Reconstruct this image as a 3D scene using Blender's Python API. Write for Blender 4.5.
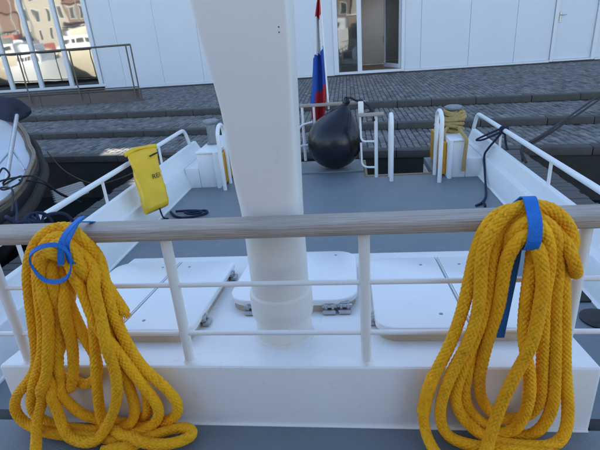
import bpy, bmesh, math, random
import numpy as np
from mathutils import Vector, Matrix
random.seed(7); np.random.seed(7)
PI = math.pi
for o in list(bpy.data.objects): bpy.data.objects.remove(o)
SC = bpy.context.scene
COL = SC.collection
R_ = math.radians

# ------------------------------------------------------------------ camera
# world axes: the boat's own (x athwart, y towards the stern, z up, aft deck at z = 0)
def make_camera():
    yaw, pitch, roll = R_(7.05), R_(22.7), R_(4.5)
    h = Vector((-math.sin(yaw), math.cos(yaw), 0)); r = Vector((math.cos(yaw), math.sin(yaw), 0))
    fw = h * math.cos(pitch) + Vector((0, 0, -math.sin(pitch))); up = r.cross(fw)
    R = r * math.cos(roll) - up * math.sin(roll); U = up * math.cos(roll) + r * math.sin(roll)
    cam = bpy.data.cameras.new('camera'); co = bpy.data.objects.new('camera', cam); COL.objects.link(co)
    m = Matrix((R, U, -fw)).transposed().to_4x4(); m.translation = Vector((0, 0, 1.9)); co.matrix_world = m
    cam.sensor_fit = 'HORIZONTAL'; cam.sensor_width = 36; cam.lens = 36 * 455 / 600
    cam.clip_start = .05; cam.clip_end = 3000
    SC.camera = co
make_camera()

# ------------------------------------------------------------------ sky and sun (sun behind the quay building)
SUN_EL, SUN_AZ = R_(33), R_(-14)      # azimuth from +y towards +x
SUN = Vector((math.sin(SUN_AZ) * math.cos(SUN_EL), math.cos(SUN_AZ) * math.cos(SUN_EL), math.sin(SUN_EL)))
w = bpy.data.worlds.new('World'); SC.world = w; w.use_nodes = True
nt = w.node_tree; bg = nt.nodes['Background']
sky = nt.nodes.new('ShaderNodeTexSky'); sky.sky_type = 'NISHITA'; sky.sun_disc = False
sky.sun_elevation = SUN_EL; sky.sun_rotation = SUN_AZ; sky.dust_density = .25; sky.ozone_density = .6; sky.air_density = 1.0
nt.links.new(sky.outputs[0], bg.inputs[0]); bg.inputs[1].default_value = .13
sl = bpy.data.lights.new('sun', 'SUN'); sl.energy = 3.2; sl.angle = R_(.55); sl.color = (1, .93, .82)
so = bpy.data.objects.new('sun', sl); COL.objects.link(so); so.rotation_euler = (-SUN).to_track_quat('-Z', 'Y').to_euler()
so.location = (0, 30, 30)
vs = SC.view_settings; vs.view_transform = 'Standard'; vs.look = 'None'; vs.gamma = 1; vs.exposure = 1.75; vs.use_curve_mapping = False

# ------------------------------------------------------------------ materials
MATS = {}
def mat(name, col, rough=.5, col2=None, scale=3., stretch=(1, 1, 1), amt=1., bump=0., bscale=40., metal=0., spec=.5, rvar=0., detail=5., attr=None, stain=None):
    m = bpy.data.materials.new(name); m.use_nodes = True; t = m.node_tree; n = t.nodes; L = t.links
    p = n['Principled BSDF']; p.inputs['Roughness'].default_value = rough; p.inputs['Metallic'].default_value = metal
    p.inputs['Specular IOR Level'].default_value = spec
    p.inputs['Base Color'].default_value = (*col, 1)
    tc = n.new('ShaderNodeTexCoord'); mp = n.new('ShaderNodeMapping'); mp.inputs['Scale'].default_value = stretch
    L.new(tc.outputs['Object'], mp.inputs[0])
    src = None
    if col2 is not None:
        nz = n.new('ShaderNodeTexNoise'); nz.inputs['Scale'].default_value = scale; nz.inputs['Detail'].default_value = detail; nz.inputs['Roughness'].default_value = .62
        L.new(mp.outputs[0], nz.inputs['Vector'])
        cr = n.new('ShaderNodeValToRGB'); cr.color_ramp.elements[0].position = .5 - .22 / amt; cr.color_ramp.elements[1].position = .5 + .22 / amt
        cr.color_ramp.elements[0].color = (*col, 1); cr.color_ramp.elements[1].color = (*col2, 1)
        L.new(nz.outputs['Fac'], cr.inputs[0]); src = cr.outputs[0]
        if rvar:
            mr = n.new('ShaderNodeMapRange'); mr.inputs[3].default_value = rough - rvar; mr.inputs[4].default_value = rough + rvar
            L.new(nz.outputs['Fac'], mr.inputs[0]); L.new(mr.outputs[0], p.inputs['Roughness'])
    if stain:                                   # (colour, scale, threshold, strength): dirt with a shape of its own
        sc_, th, st = stain[1:]
        nz = n.new('ShaderNodeTexNoise'); nz.inputs['Scale'].default_value = sc_; nz.inputs['Detail'].default_value = 8; nz.inputs['Roughness'].default_value = .7
        L.new(tc.outputs['Object'], nz.inputs['Vector'])
        mr = n.new('ShaderNodeMapRange'); mr.inputs[1].default_value = th; mr.inputs[2].default_value = th + .14; mr.inputs[4].default_value = st
        L.new(nz.outputs['Fac'], mr.inputs[0])
        mx = n.new('ShaderNodeMix'); mx.data_type = 'RGBA'; L.new(mr.outputs[0], mx.inputs[0])
        if src: L.new(src, mx.inputs[6])
        else: mx.inputs[6].default_value = (*col, 1)
        mx.inputs[7].default_value = (*stain[0], 1); src = mx.outputs[2]
    if attr:                                    # per-piece tone stored on the mesh
        at = n.new('ShaderNodeAttribute'); at.attribute_name = attr
        mx = n.new('ShaderNodeMix'); mx.data_type = 'RGBA'; mx.blend_type = 'MULTIPLY'; mx.inputs[0].default_value = 1
        if src: L.new(src, mx.inputs[6])
        else: mx.inputs[6].default_value = (*col, 1)
        L.new(at.outputs['Color'], mx.inputs[7]); src = mx.outputs[2]
    if src: L.new(src, p.inputs['Base Color'])
    if bump:
        nb = n.new('ShaderNodeTexNoise'); nb.inputs['Scale'].default_value = bscale; nb.inputs['Detail'].default_value = 6
        L.new(mp.outputs[0], nb.inputs['Vector'])
        b = n.new('ShaderNodeBump'); b.inputs['Strength'].default_value = bump; b.inputs['Distance'].default_value = .01
        L.new(nb.outputs['Fac'], b.inputs['Height']); L.new(b.outputs[0], p.inputs['Normal'])
    MATS[name] = m; return m

mat('white_paint', (.86, .855, .84), .30, (.80, .795, .78), 5, amt=.8, bump=.08, bscale=9, rvar=.08, stain=((.46, .41, .33), 13, .60, .30))
mat('mast_paint', (.80, .78, .735), .36, (.75, .73, .69), 3, amt=.8, bump=.05, bscale=14, rvar=.05, stain=((.48, .42, .33), 15, .62, .32))
mat('hatch_paint', (.87, .87, .86), .25, (.82, .82, .81), 4, amt=.8, bump=.04, bscale=6, rvar=.05, stain=((.5, .47, .42), 18, .62, .32))
mat('seal', (.62, .52, .40), .6, (.50, .41, .31), 8)
mat('dark_gap', (.03, .032, .035), .8)
mat('deck_paint', (.152, .180, .204), .42, (.200, .230, .250), 1.7, amt=.9, bump=.4, bscale=160, rvar=.1, stain=((.28, .295, .30), 5, .57, .55))
mat('plain_black', (.012, .012, .014), .6, (.03, .03, .032), 30, bump=.2)
mat('teak', (.54, .49, .44), .36, (.25, .18, .125), 7, stretch=(.8, 42, 42), amt=.95, bump=.4, bscale=12, rvar=.1, stain=((.42, .40, .38), 7, .52, .55))
mat('raw_wood', (.38, .27, .15), .6, (.24, .16, .09), 6, stretch=(1, 14, 14), bump=.2)
mat('steel', (.55, .56, .57), .3, (.42, .43, .44), 20, metal=.9)
mat('galvanised', (.32, .34, .35), .5, (.22, .23, .24), 12, metal=.5, bump=.2, bscale=60)
mat('yellow_panel', (.72, .36, .012), .45, (.55, .25, .01), 9, bump=.1)
mat('rope_tan', (.52, .37, .14), .85, (.36, .25, .09), 40, bump=.6, bscale=160)
mat('rope_navy', (.006, .011, .04), .8, (.010, .018, .06), 40, bump=.6, bscale=200)
mat('rope_black', (.015, .014, .016), .8, (.03, .028, .03), 40, bump=.5, bscale=200)
mat('rope_brown', (.10, .07, .035), .85, (.16, .12, .06), 40, bump=.5, bscale=200)
mat('fender', (.005, .007, .012), .26, (.012, .014, .020), 6, bump=.12, bscale=22, rvar=.08, stain=((.04, .04, .042), 10, .62, .6))
mat('bag_vinyl', (.86, .54, .012), .38, (.74, .43, .008), 6, bump=.35, bscale=11, rvar=.08)
mat('rope_fibre', (.95, .47, .012), .8); mat('print_black', (.02, .02, .02), .6)
mat('strap_blue', (.001, .17, .62), .6, (.001, .13, .50), 60, bump=.4, bscale=220)
mat('flag_red', (.42, .018, .03), .8); mat('flag_white', (.72, .72, .74), .8); mat('flag_blue', (.012, .07, .34), .8)
mat('brick', (.195, .184, .172), .85, (.148, .140, .130), 12, bump=.5, bscale=60, attr='tone')
mat('mortar', (.045, .045, .044), .95, (.03, .03, .03), 15, bump=.3)
mat('kerb', (.095, .089, .081), .9, (.068, .063, .057), 6, bump=.5, bscale=40)
mat('quay_wall', (.045, .043, .04), .9, (.025, .024, .023), 4, bump=.5, bscale=20)
mat('plank', (.12, .115, .105), .8, (.08, .076, .07), 6, stretch=(3, 30, 3), bump=.4, bscale=6, attr=None)
mat('panel_white', (.70, .735, .765), .42, (.66, .695, .73), 1.2, amt=.8, bump=.02, bscale=3, rvar=.05, stain=((.5, .5, .5), 5, .68, .35))
mat('frame_white', (.74, .76, .78), .35, (.70, .72, .74), 4)
mat('plinth', (.10, .09, .085), .9, (.07, .065, .06), 9, bump=.4)
mat('ramp_brown', (.17, .135, .115), .85, (.12, .10, .09), 5, stretch=(.5, .5, 4), bump=.2)
mat('rust_rail', (.13, .105, .09), .6, (.20, .17, .15), 15, metal=.4)
mat('room_wall', (.42, .42, .42), .8, (.38, .38, .38), 2)
mat('room_floor', (.10, .05, .03), .35, (.06, .03, .02), 4, stretch=(1, 12, 1))
mat('roof_dark', (.08, .08, .08), .9)
mat('canvas_navy', (.012, .016, .03), .8, (.02, .026, .045), 12, bump=.4, bscale=30)
mat('hull_dark', (.018, .018, .022), .35, (.03, .03, .034), 5)
mat('varnish', (.17, .12, .08), .38, (.26, .19, .14), 5, stretch=(6, 1, 6), bump=.1)
mat('gel_white', (.74, .76, .78), .35, (.68, .70, .73), 3)
mat('fuzzy_rope', (.035, .026, .02), .95, (.06, .045, .034), 30, bump=.8, bscale=90)
mat('cream', (.62, .57, .46), .5, (.55, .50, .40), 2); mat('city_brick', (.25, .17, .14), .9, (.18, .13, .11), 5); mat('city_pale', (.45, .41, .35), .9, (.34, .31, .27), 3)
mat('city_glass', (.03, .04, .05), .1); mat('roof_tile', (.20, .12, .095), .9, (.15, .09, .07), 6); mat('red_paint', (.40, .12, .10), .5)

def water_mat():
    m = mat('water', (.010, .016, .017), .06); t = m.node_tree; n = t.nodes
    tc = n['Texture Coordinate']; nz = n.new('ShaderNodeTexNoise'); nz.inputs['Scale'].default_value = 2.6; nz.inputs['Detail'].default_value = 4
    t.links.new(tc.outputs['Object'], nz.inputs['Vector']); b = n.new('ShaderNodeBump'); b.inputs['Strength'].default_value = .35; b.inputs['Distance'].default_value = .08
    t.links.new(nz.outputs['Fac'], b.inputs['Height']); t.links.new(b.outputs[0], n['Principled BSDF'].inputs['Normal'])
water_mat()
def glass_mat(name, fac, tint):
    m = bpy.data.materials.new(name); m.use_nodes = True; t = m.node_tree; n = t.nodes; n.remove(n['Principled BSDF']); out = n['Material Output']
    g = n.new('ShaderNodeBsdfGlossy'); g.inputs['Color'].default_value = (.92, .92, .86, 1); g.inputs['Roughness'].default_value = .03
    tr = n.new('ShaderNodeBsdfTransparent'); tr.inputs[0].default_value = (*tint, 1)
    mx = n.new('ShaderNodeMixShader'); mx.inputs[0].default_value = fac
    t.links.new(tr.outputs[0], mx.inputs[1]); t.links.new(g.outputs[0], mx.inputs[2]); t.links.new(mx.outputs[0], out.inputs[0])
    tc = n.new('ShaderNodeTexCoord'); nz = n.new('ShaderNodeTexNoise'); nz.inputs['Scale'].default_value = 1.1; nz.inputs['Detail'].default_value = 1
    b = n.new('ShaderNodeBump'); b.inputs['Strength'].default_value = .085; b.inputs['Distance'].default_value = .05
    t.links.new(tc.outputs['Object'], nz.inputs['Vector']); t.links.new(nz.outputs['Fac'], b.inputs['Height']); t.links.new(b.outputs[0], g.inputs['Normal'])
    MATS[name] = m
glass_mat('coated_glass', .50, (.25, .28, .27)); glass_mat('door_glass', .16, (.55, .6, .62))

def rope_mat():
    m = bpy.data.materials.new('rope_yellow'); m.use_nodes = True; t = m.node_tree; n = t.nodes; L = t.links; p = n['Principled BSDF']
    p.inputs['Roughness'].default_value = .7; p.inputs['Specular IOR Level'].default_value = .2
    try: p.inputs['Sheen Weight'].default_value = .12; p.inputs['Sheen Tint'].default_value = (1, .8, .4, 1)
    except Exception: pass
    tc = n.new('ShaderNodeTexCoord'); nz = n.new('ShaderNodeTexNoise'); nz.inputs['Scale'].default_value = 7; nz.inputs['Detail'].default_value = 6
    L.new(tc.outputs['Object'], nz.inputs['Vector'])
    cr = n.new('ShaderNodeValToRGB'); cr.color_ramp.elements[0].position = .3; cr.color_ramp.elements[1].position = .7
    cr.color_ramp.elements[0].color = (.96, .43, .008, 1); cr.color_ramp.elements[1].color = (.985, .50, .012, 1); L.new(nz.outputs['Fac'], cr.inputs[0])
    at = n.new('ShaderNodeAttribute'); at.attribute_name = 'tone'
    mx = n.new('ShaderNodeMix'); mx.data_type = 'RGBA'; mx.blend_type = 'MULTIPLY'; mx.inputs[0].default_value = 1
    L.new(cr.outputs[0], mx.inputs[6]); L.new(at.outputs['Color'], mx.inputs[7])
    # a thin red-brown marker yarn and soiling flecks
    n2 = n.new('ShaderNodeTexNoise'); n2.inputs['Scale'].default_value = 260; n2.inputs['Detail'].default_value = 2; L.new(tc.outputs['Object'], n2.inputs['Vector'])
    mr = n.new('ShaderNodeMapRange'); mr.inputs[1].default_value = .64; mr.inputs[2].default_value = .74; mr.inputs[4].default_value = .22; L.new(n2.outputs['Fac'], mr.inputs[0])
    m2 = n.new('ShaderNodeMix'); m2.data_type = 'RGBA'; L.new(mr.outputs[0], m2.inputs[0]); L.new(mx.outputs[2], m2.inputs[6]); m2.inputs[7].default_value = (.42, .17, .02, 1)
    L.new(m2.outputs[2], p.inputs['Base Color'])
    # yarn relief along the strands
    uv = n.new('ShaderNodeUVMap'); uv.uv_map = 'UVMap'; mp = n.new('ShaderNodeMapping'); mp.inputs['Scale'].default_value = (60, 22, 1); L.new(uv.outputs[0], mp.inputs[0])
    n3 = n.new('ShaderNodeTexNoise'); n3.inputs['Scale'].default_value = 1; n3.inputs['Detail'].default_value = 4; L.new(mp.outputs[0], n3.inputs['Vector'])
    b = n.new('ShaderNodeBump'); b.inputs['Strength'].default_value = .55; b.inputs['Distance'].default_value = .003; L.new(n3.outputs['Fac'], b.inputs['Height']); L.new(b.outputs[0], p.inputs['Normal'])
    MATS['rope_yellow'] = m
rope_mat()

# ------------------------------------------------------------------ mesh helpers
WLOC = {}
def tag(o, label=None, cat=None, group=None, kind=None):
    if label: o['label'] = label
    if cat: o['category'] = cat
    if group: o['group'] = group
    if kind: o['kind'] = kind
    return o
def empty(name, loc, label, cat, group=None):
    o = bpy.data.objects.new(name, None); COL.objects.link(o); o.location = loc; o.empty_display_size = .1
    WLOC[o.name] = Vector(loc); return tag(o, label, cat, group)
def frames(P, closed=False):
    P = [Vector(p) for p in P]; n = len(P); T = []
    for i in range(n):
        a = P[(i - 1) % n] if (closed or i > 0) else P[0]; b = P[(i + 1) % n] if (closed or i < n - 1) else P[-1]
        T.append((b - a).normalized())
    u = T[0].orthogonal().normalized(); F = []
    for i in range(n):
        u = (u - T[i] * u.dot(T[i]));  u = u.normalized() if u.length > 1e-6 else T[i].orthogonal().normalized()
        F.append((P[i], T[i], u, T[i].cross(u)))
    return F
def crom(P, n=8, closed=False):
    P = [Vector(p) for p in P]; o = []; N = len(P)
    for i in range(N if closed else N - 1):
        g = lambda k: P[k % N] if closed else (P[k] if 0 <= k < N else (P[0] * 2 - P[1] if k < 0 else P[-1] * 2 - P[-2]))
        p0, p1, p2, p3 = g(i - 1), g(i), g(i + 1), g(i + 2)
        for k in range(n):
            t = k / n; o.append(.5 * (2 * p1 + (p2 - p0) * t + (2 * p0 - 5 * p1 + 4 * p2 - p3) * t * t + (3 * p1 - p0 - 3 * p2 + p3) * t ** 3))
    if not closed: o.append(P[-1])
    return o
def fillet(P, r, n=6):
    """polyline with its corners rounded to radius r"""
    P = [Vector(p) for p in P]; o = [P[0]]
    for i in range(1, len(P) - 1):
        a, b, c = P[i - 1], P[i], P[i + 1]; d1 = (a - b); d2 = (c - b); k = min(r, d1.length * .48, d2.length * .48)
        s, e = b + d1.normalized() * k, b + d2.normalized() * k
        for j in range(n + 1):
            t = j / n; o.append(s * (1 - t) ** 2 + b * 2 * t * (1 - t) + e * t * t)
    o.append(P[-1]); return o
class MB:
    def __init__(s): s.v = []; s.f = []; s.mi = []; s.sm = []
    def add(s, v, f, smooth=False, mi=0):
        k = len(s.v); s.v += [Vector(p) for p in v]
        for q in f: s.f.append([i + k for i in q]); s.mi.append(mi); s.sm.append(smooth)
        return s
    def box(s, a, b, mi=0):
        (x0, y0, z0), (x1, y1, z1) = a, b
        return s.add([(x0, y0, z0), (x1, y0, z0), (x1, y1, z0), (x0, y1, z0), (x0, y0, z1), (x1, y0, z1), (x1, y1, z1), (x0, y1, z1)],
                     [(0, 3, 2, 1), (4, 5, 6, 7), (0, 1, 5, 4), (1, 2, 6, 5), (2, 3, 7, 6), (3, 0, 4, 7)], mi=mi)
    def bm(s, bm, M=None, smooth=False, mi=0):
        bm.verts.index_update(); v = [(M @ p.co if M else p.co.copy()) for p in bm.verts]
        s.add(v, [[q.index for q in f.verts] for f in bm.faces], smooth, mi); bm.free(); return s
    def rbox(s, a, b, bev=.01, seg=2, M=None, mi=0):
        bm = bmesh.new(); bmesh.ops.create_cube(bm, size=1)
        c = [(a[i] + b[i]) / 2 for i in range(3)]; d = [b[i] - a[i] for i in range(3)]
        for q in bm.verts: q.co = Vector([c[i] + q.co[i] * d[i] for i in range(3)])
        bmesh.ops.bevel(bm, geom=bm.edges[:], offset=bev, segments=seg, profile=.5, affect='EDGES')
        return s.bm(bm, M, True, mi)
    def tube(s, P, r, seg=10, closed=False, smooth=True, mi=0):
        F = frames(P, closed); n = len(F); v = []; f = []
        for i, (p, t, a, b) in enumerate(F):
            rr = r(i / (n - 1)) if callable(r) else r
            for k in range(seg): q = 2 * PI * k / seg; v.append(p + a * (rr * math.cos(q)) + b * (rr * math.sin(q)))
        for i in range(n if closed else n - 1):
            j = (i + 1) % n
            for k in range(seg): l = (k + 1) % seg; f.append((i * seg + k, i * seg + l, j * seg + l, j * seg + k))
        if not closed: f.append(list(range(seg))[::-1]); f.append([(n - 1) * seg + k for k in range(seg)])
        return s.add(v, f, smooth, mi)
    def lathe(s, prof, c, seg=28, axis=None, mi=0):
        c = Vector(c); ax = Vector(axis or (0, 0, 1)).normalized(); u = ax.orthogonal().normalized(); w_ = ax.cross(u); v = []; f = []
        for (r, z) in prof:
            for k in range(seg): q = 2 * PI * k / seg; v.append(c + ax * z + u * (max(r, 1e-4) * math.cos(q)) + w_ * (max(r, 1e-4) * math.sin(q)))
        for i in range(len(prof) - 1):
            for k in range(seg): l = (k + 1) % seg; f.append((i * seg + k, i * seg + l, (i + 1) * seg + l, (i + 1) * seg + k))
        f.append(list(range(seg))[::-1]); f.append([(len(prof) - 1) * seg + k for k in range(seg)])
        return s.add(v, f, True, mi)
    def loft(s, secs, closed=True, caps=True, smooth=True, mi=0):
        n = len(secs[0]); v = [p for q in secs for p in q]; f = []
        for i in range(len(secs) - 1):
            for k in range(n if closed else n - 1): l = (k + 1) % n; f.append((i * n + k, i * n + l, (i + 1) * n + l, (i + 1) * n + k))
        if caps: f.append(list(range(n))[::-1]); f.append([(len(secs) - 1) * n + k for k in range(n)])
        return s.add(v, f, smooth, mi)
    def ribbon(s, P, W, th=.0022, mi=0):
        """flat webbing: W = list of width vectors (half width) along the centre line"""
        F = frames(P); secs = []
        for (p, t, a, b), w_ in zip(F, W):
            w_ = Vector(w_); nrm = t.cross(w_).normalized() * th; secs.append([p - w_ - nrm, p + w_ - nrm, p + w_ + nrm, p - w_ + nrm])
        return s.loft(secs, smooth=False, mi=mi)
    def build(s, name, m, parent=None, kind=None, bevel=0, sharp=35):
        me = bpy.data.meshes.new(name); off = WLOC.get(parent.name, Vector((0, 0, 0))) if parent else Vector((0, 0, 0))
        me.from_pydata([tuple(p - off) for p in s.v], [], s.f)
        for mm in (m if isinstance(m, (list, tuple)) else [m]): me.materials.append(MATS[mm])
        me.polygons.foreach_set('material_index', s.mi); me.polygons.foreach_set('use_smooth', s.sm)
        bm = bmesh.new(); bm.from_mesh(me); bmesh.ops.recalc_face_normals(bm, faces=bm.faces); bm.to_mesh(me); bm.free()
        if any(s.sm):
            try: me.set_sharp_from_angle(angle=R_(sharp))
            except Exception: pass
        o = bpy.data.objects.new(name, me); COL.objects.link(o)
        if parent: o.parent = parent; WLOC[o.name] = off
        if kind: o['kind'] = kind
        return o
def B(name, m, parent, a, b, bev=.01, seg=2): return MB().rbox(a, b, bev, seg).build(name, m, parent)
def T(name, m, parent, P, r, seg=12): return MB().tube(P, r, seg).build(name, m, parent)

# ================================================================== SETTING
MB().add([(-400, -400, -.95), (400, -400, -.95), (400, 60, -.95), (-400, 60, -.95)], [(0, 1, 2, 3)]).build('water', 'water', kind='structure')

# quay: three brick-paved terraces stepping down to the water; direction along the quay
QS = -.125
def qy(y0, x): return y0 + QS * x
XL, XR = -45, 40
LEVELS = [(7.90, 9.72, -.06, -.06), (9.72, 11.75, .07, .07), (11.75, 18.9, .215, .31)]   # y at x=0 from, to; z from, to
def slab(name, y0, y1, z0, z1, m, dz, bottom):
    b = MB(); v = []
    for x in (XL, XR):
        v += [(x, qy(y0, x), z0 + dz), (x, qy(y1, x), z1 + dz), (x, qy(y1, x), bottom), (x, qy(y0, x), bottom)]
    b.add(v, [(0, 4, 5, 1), (1, 5, 6, 2), (2, 6, 7, 3), (3, 7, 4, 0)]); return b.build(name, m, kind='structure')
lower = slab('quay_lower_terrace', 7.98, 9.76, -.06, -.06, 'mortar', -.012, -3)
middle = slab('quay_middle_terrace', 9.80, 11.79, .07, .07, 'mortar', -.012, -3)
upper = slab('quay_upper_terrace', 11.83, 22, .215, .365, 'mortar', -.012, -3)
slab('quay_wall', 7.93, 7.979, -.19, -.19, 'quay_wall', 0, -3)

def paving(parent, y0, y1, z0, z1, x0, x1, bw=.115, bl=.20, seed=1):
    """staggered grey paving bricks: real blocks with recessed joints, joined because each is only a few pixels wide"""
    rng = np.random.default_rng(seed); V = []; tone = []
    L_ = y1 - y0; nx = int((x1 - x0) / bw)
    for i in range(nx):
        xa = x0 + i * bw; off = (i % 2) * bl * .5
        k = -1
        while True:
            ya = y0 + k * bl + off + .0; yb = ya + bl; k += 1
            if ya >= y1: break
            ya_, yb_ = max(ya, y0), min(yb, y1)
            if yb_ - ya_ < .04: continue
            g = .007 + rng.random() * .003; xx0, xx1, ya_, yb_ = xa + g, xa + bw - g, ya_ + g, yb_ - g
            dz = rng.normal(0, .0028); tl = rng.normal(0, .0025); tw = rng.normal(0, .002)
            zz = lambda y: z0 + (z1 - z0) * (y - y0) / L_
            q = []
            for (xq, yq, e) in ((xx0, ya_, tl + tw), (xx1, ya_, -tl + tw), (xx1, yb_, -tl - tw), (xx0, yb_, tl - tw)): q.append((xq, yq + QS * xq, zz(yq) + dz + e))
            ins = .006; cxm, cym = (xx0 + xx1) / 2, (ya_ + yb_) / 2
            lo = [(p[0], p[1], p[2] - .03) for p in q]; mid = [(p[0], p[1], p[2] - .005) for p in q]
            top = []
            for (xq, yq) in ((xx0 + ins, ya_ + ins), (xx1 - ins, ya_ + ins), (xx1 - ins, yb_ - ins), (xx0 + ins, yb_ - ins)): top.append((xq, yq + QS * xq, zz(yq) + dz))
            for a, b_ in zip(top, q): pass
            top = [(a[0], a[1], b_[2]) for a, b_ in zip(top, q)]
            V += lo + mid + top; t = float(np.clip(rng.normal(1, .2), .5, 1.6)); h = rng.normal(0, .03); tone += [(t * (1 + h), t, t * (1 - h), 1)] * 12
    V = np.array(V, dtype=np.float32); n = len(V) // 12
    base = np.array([[0, 1, 5, 4], [1, 2, 6, 5], [2, 3, 7, 6], [3, 0, 4, 7], [4, 5, 9, 8], [5, 6, 10, 9], [6, 7, 11, 10], [7, 4, 8, 11], [8, 9, 10, 11]])
    Fc = (base[None] + (np.arange(n) * 12)[:, None, None]).reshape(-1, 4)
    me = bpy.data.meshes.new('paving_bricks'); me.vertices.add(len(V)); me.vertices.foreach_set('co', V.ravel())
    me.loops.add(Fc.size); me.loops.foreach_set('vertex_index', Fc.ravel().astype(np.int32)); me.polygons.add(len(Fc))
    me.polygons.foreach_set('loop_start', np.arange(0, Fc.size, 4, dtype=np.int32)); me.update(calc_edges=True); me.validate()
    at = me.attributes.new('tone', 'FLOAT_COLOR', 'POINT'); at.data.foreach_set('color', np.array(tone, dtype=np.float32).ravel())
    me.materials.append(MATS['brick']); o = bpy.data.objects.new('paving_bricks', me); COL.objects.link(o); o.parent = parent; o['kind'] = 'stuff'
paving(lower, 8.14, 9.74, -.06, -.06, -16, 12, seed=1)
paving(middle, 9.94, 11.77, .07, .07, -18, 14, seed=2)
paving(upper, 11.97, 19.4, .217, .322, -22, 18, seed=3)
# kerb stones along each step edge
def kerbs(parent, y, z, h, w_, x0, x1, name):
    x = x0; rng = random.Random(int(y * 10))
    while x < x1:
        l = rng.choice((.8, 1.0, 1.2)); d = rng.uniform(-.003, .003)
        M = Matrix.Translation((x, qy(y, x) + d, 0)) @ Matrix.Rotation(math.atan(QS), 4, 'Z')
        MB().rbox((.0015, 0, z - h), (l - .0015, w_, z + d * .6 + .002), .012, 2, M).build(name, 'kerb', parent)
        x += l
kerbs(lower, 7.90, -.058, .13, .23, -15, 11, 'kerb_stone')
kerbs(middle, 9.70, .072, .13, .23, -16, 12, 'kerb_stone')
kerbs(upper, 11.73, .217, .145, .23, -18, 13, 'kerb_stone')

# jetties beside the hull
def jetty(x0, x1, label):
    r = empty('wooden_jetty', ((x0 + x1) / 2, 5, -.1), label, 'jetty', 'board walks on both sides of the boat')
    y = 2.0; rng = random.Random(int(x0 * 7))
    while True:
        ye = y + .145
        if ye > min(qy(7.86, x0), qy(7.86, x1)): break
        MB().rbox((x0 + rng.uniform(-.02, .02), y, -.105 + rng.uniform(-.004, .004)), (x1 + rng.uniform(-.02, .02), ye - .012, -.062 + rng.uniform(-.004, .004)), .006, 1).build('plank', 'plank', r)
        y = ye
    for x in (x0 + .1, x1 - .18): MB().box((x, 2, -.26), (x + .09, 7.7, -.107)).build('beam', 'quay_wall', r)
    for yy in (2.6, 5.0, 7.3): MB().lathe([(.09, -2.5), (.09, -.11)], ((x0 + x1) / 2, yy, 0), 12).build('pile', 'quay_wall', r)
jetty(2.02, 2.72, 'dark plank jetty to the right of the boat, below the white rail')
jetty(-3.55, -2.62, 'dark plank jetty to the left of the boat, behind the yellow bag')

# ------------------------------------------------------------------ white waterfront building
FS = -.06
def fy(x): return 18.1 + FS * x
FM = lambda x, z=0: Matrix.Translation((x, fy(x), z)) @ Matrix.Rotation(math.atan(FS), 4, 'Z')     # local: x along the wall, -y outwards
bld = empty('waterfront_building', (0, 18.5, .3), 'white panelled building with glass front and open patio door on the quay', 'building')
def FB(name, m, x0, x1, z0, z1, y0, y1, par=bld, bev=.008, seg=1):
    return MB().rbox((0, y0, z0), ((x1 - x0) * 1.0018, y1, z1), bev, seg, FM(x0)).build(name, m, par)
rng = random.Random(3)
edges = [-9.96, -9.0, -7.31, -5.64, -3.95, -2.2, -.47]
edgesR = [2.10, 2.66, 4.32, 5.85, 7.03]
edgesRR = [8.49, 10.1, 11.8, 13.5, 15.2]
for E_ in (edges, edgesR, edgesRR):
    for a, b in zip(E_[:-1], E_[1:]): FB('wall_panel', 'panel_white', a + .004, b - .004, .43, 6.0, rng.uniform(-.003, .003), .045, bev=.004)
for a, b in ((-9.96, -.47), (2.10, 7.03), (8.49, 15.2)):
    FB('base_trim', 'frame_white', a, b, .355, .425, -.05, .05)
    FB('core_wall', 'room_wall', a, b, .2, 6.0, .05, .25)
for a, b in ((-9.96, -.47), (-.47, 2.10), (2.10, 7.03), (7.03, 8.49), (8.49, 15.2)):
    FB('plinth', 'plinth', a + .004, b - .004, .1, .353, -.02, .3)
# row of plinth bricks below trims (soldier course)
for i in range(150):
    x = -3.2 + i * .085
    FB('plinth_brick', 'kerb', x, x + .075, .262, .345, -.05 - .004 * ((i * 7) % 3), .0, bev=.004)
# glass front on the left
gw = MB().rbox((0, -.10, .50), (10.2 * 1.0018, .12, .60), .01, 1, FM(-20.1)).build('window_sill', 'frame_white', bld)
mx_ = [-20.0, -18.4, -17.0, -15.55, -14.18, -12.8, -11.39, -10.06]
for i, x in enumerate(mx_): FB('mullion', 'frame_white', x - .075, x + .075, .602, 6.0, -.08, .1)
for a, b in zip(mx_[:-1], mx_[1:]):
    wn = empty('window', (a, fy(a), .6), None, None); wn.parent = bld; wn.location = Vector((a, fy(a), .6)) - WLOC[bld.name]
    MB().rbox((.08, .0, .604), ((b - a) * 1.0018 - .08, .02, 6.0), .002, 1, FM(a)).build('pane', 'coated_glass', wn)
# shop interior seen through the glass
FB('shop_floor', 'room_floor', -20, -9.7, .35, .5, .13, 6)
FB('shop_back_wall', 'room_wall', -20, -9.7, .5, 6, 6, 6.2)
FB('shop_side_wall', 'room_wall', -9.9, -9.7, .5, 6, .26, 6)
FB('shop_side_wall', 'room_wall', -20.4, -20.15, .2, 6, -.05, 6)
for (x, w_, h, d) in ((-18.2, 1.2, .8, 2.2), (-15.6, 1.6, .75, 1.6), (-13.2, .9, 1.1, 2.4), (-11.6, 1.2, .8, 1.8)):
    FB('display_table', 'raw_wood', x, x + w_, .5, .5 + h, d, d + .7)
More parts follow.
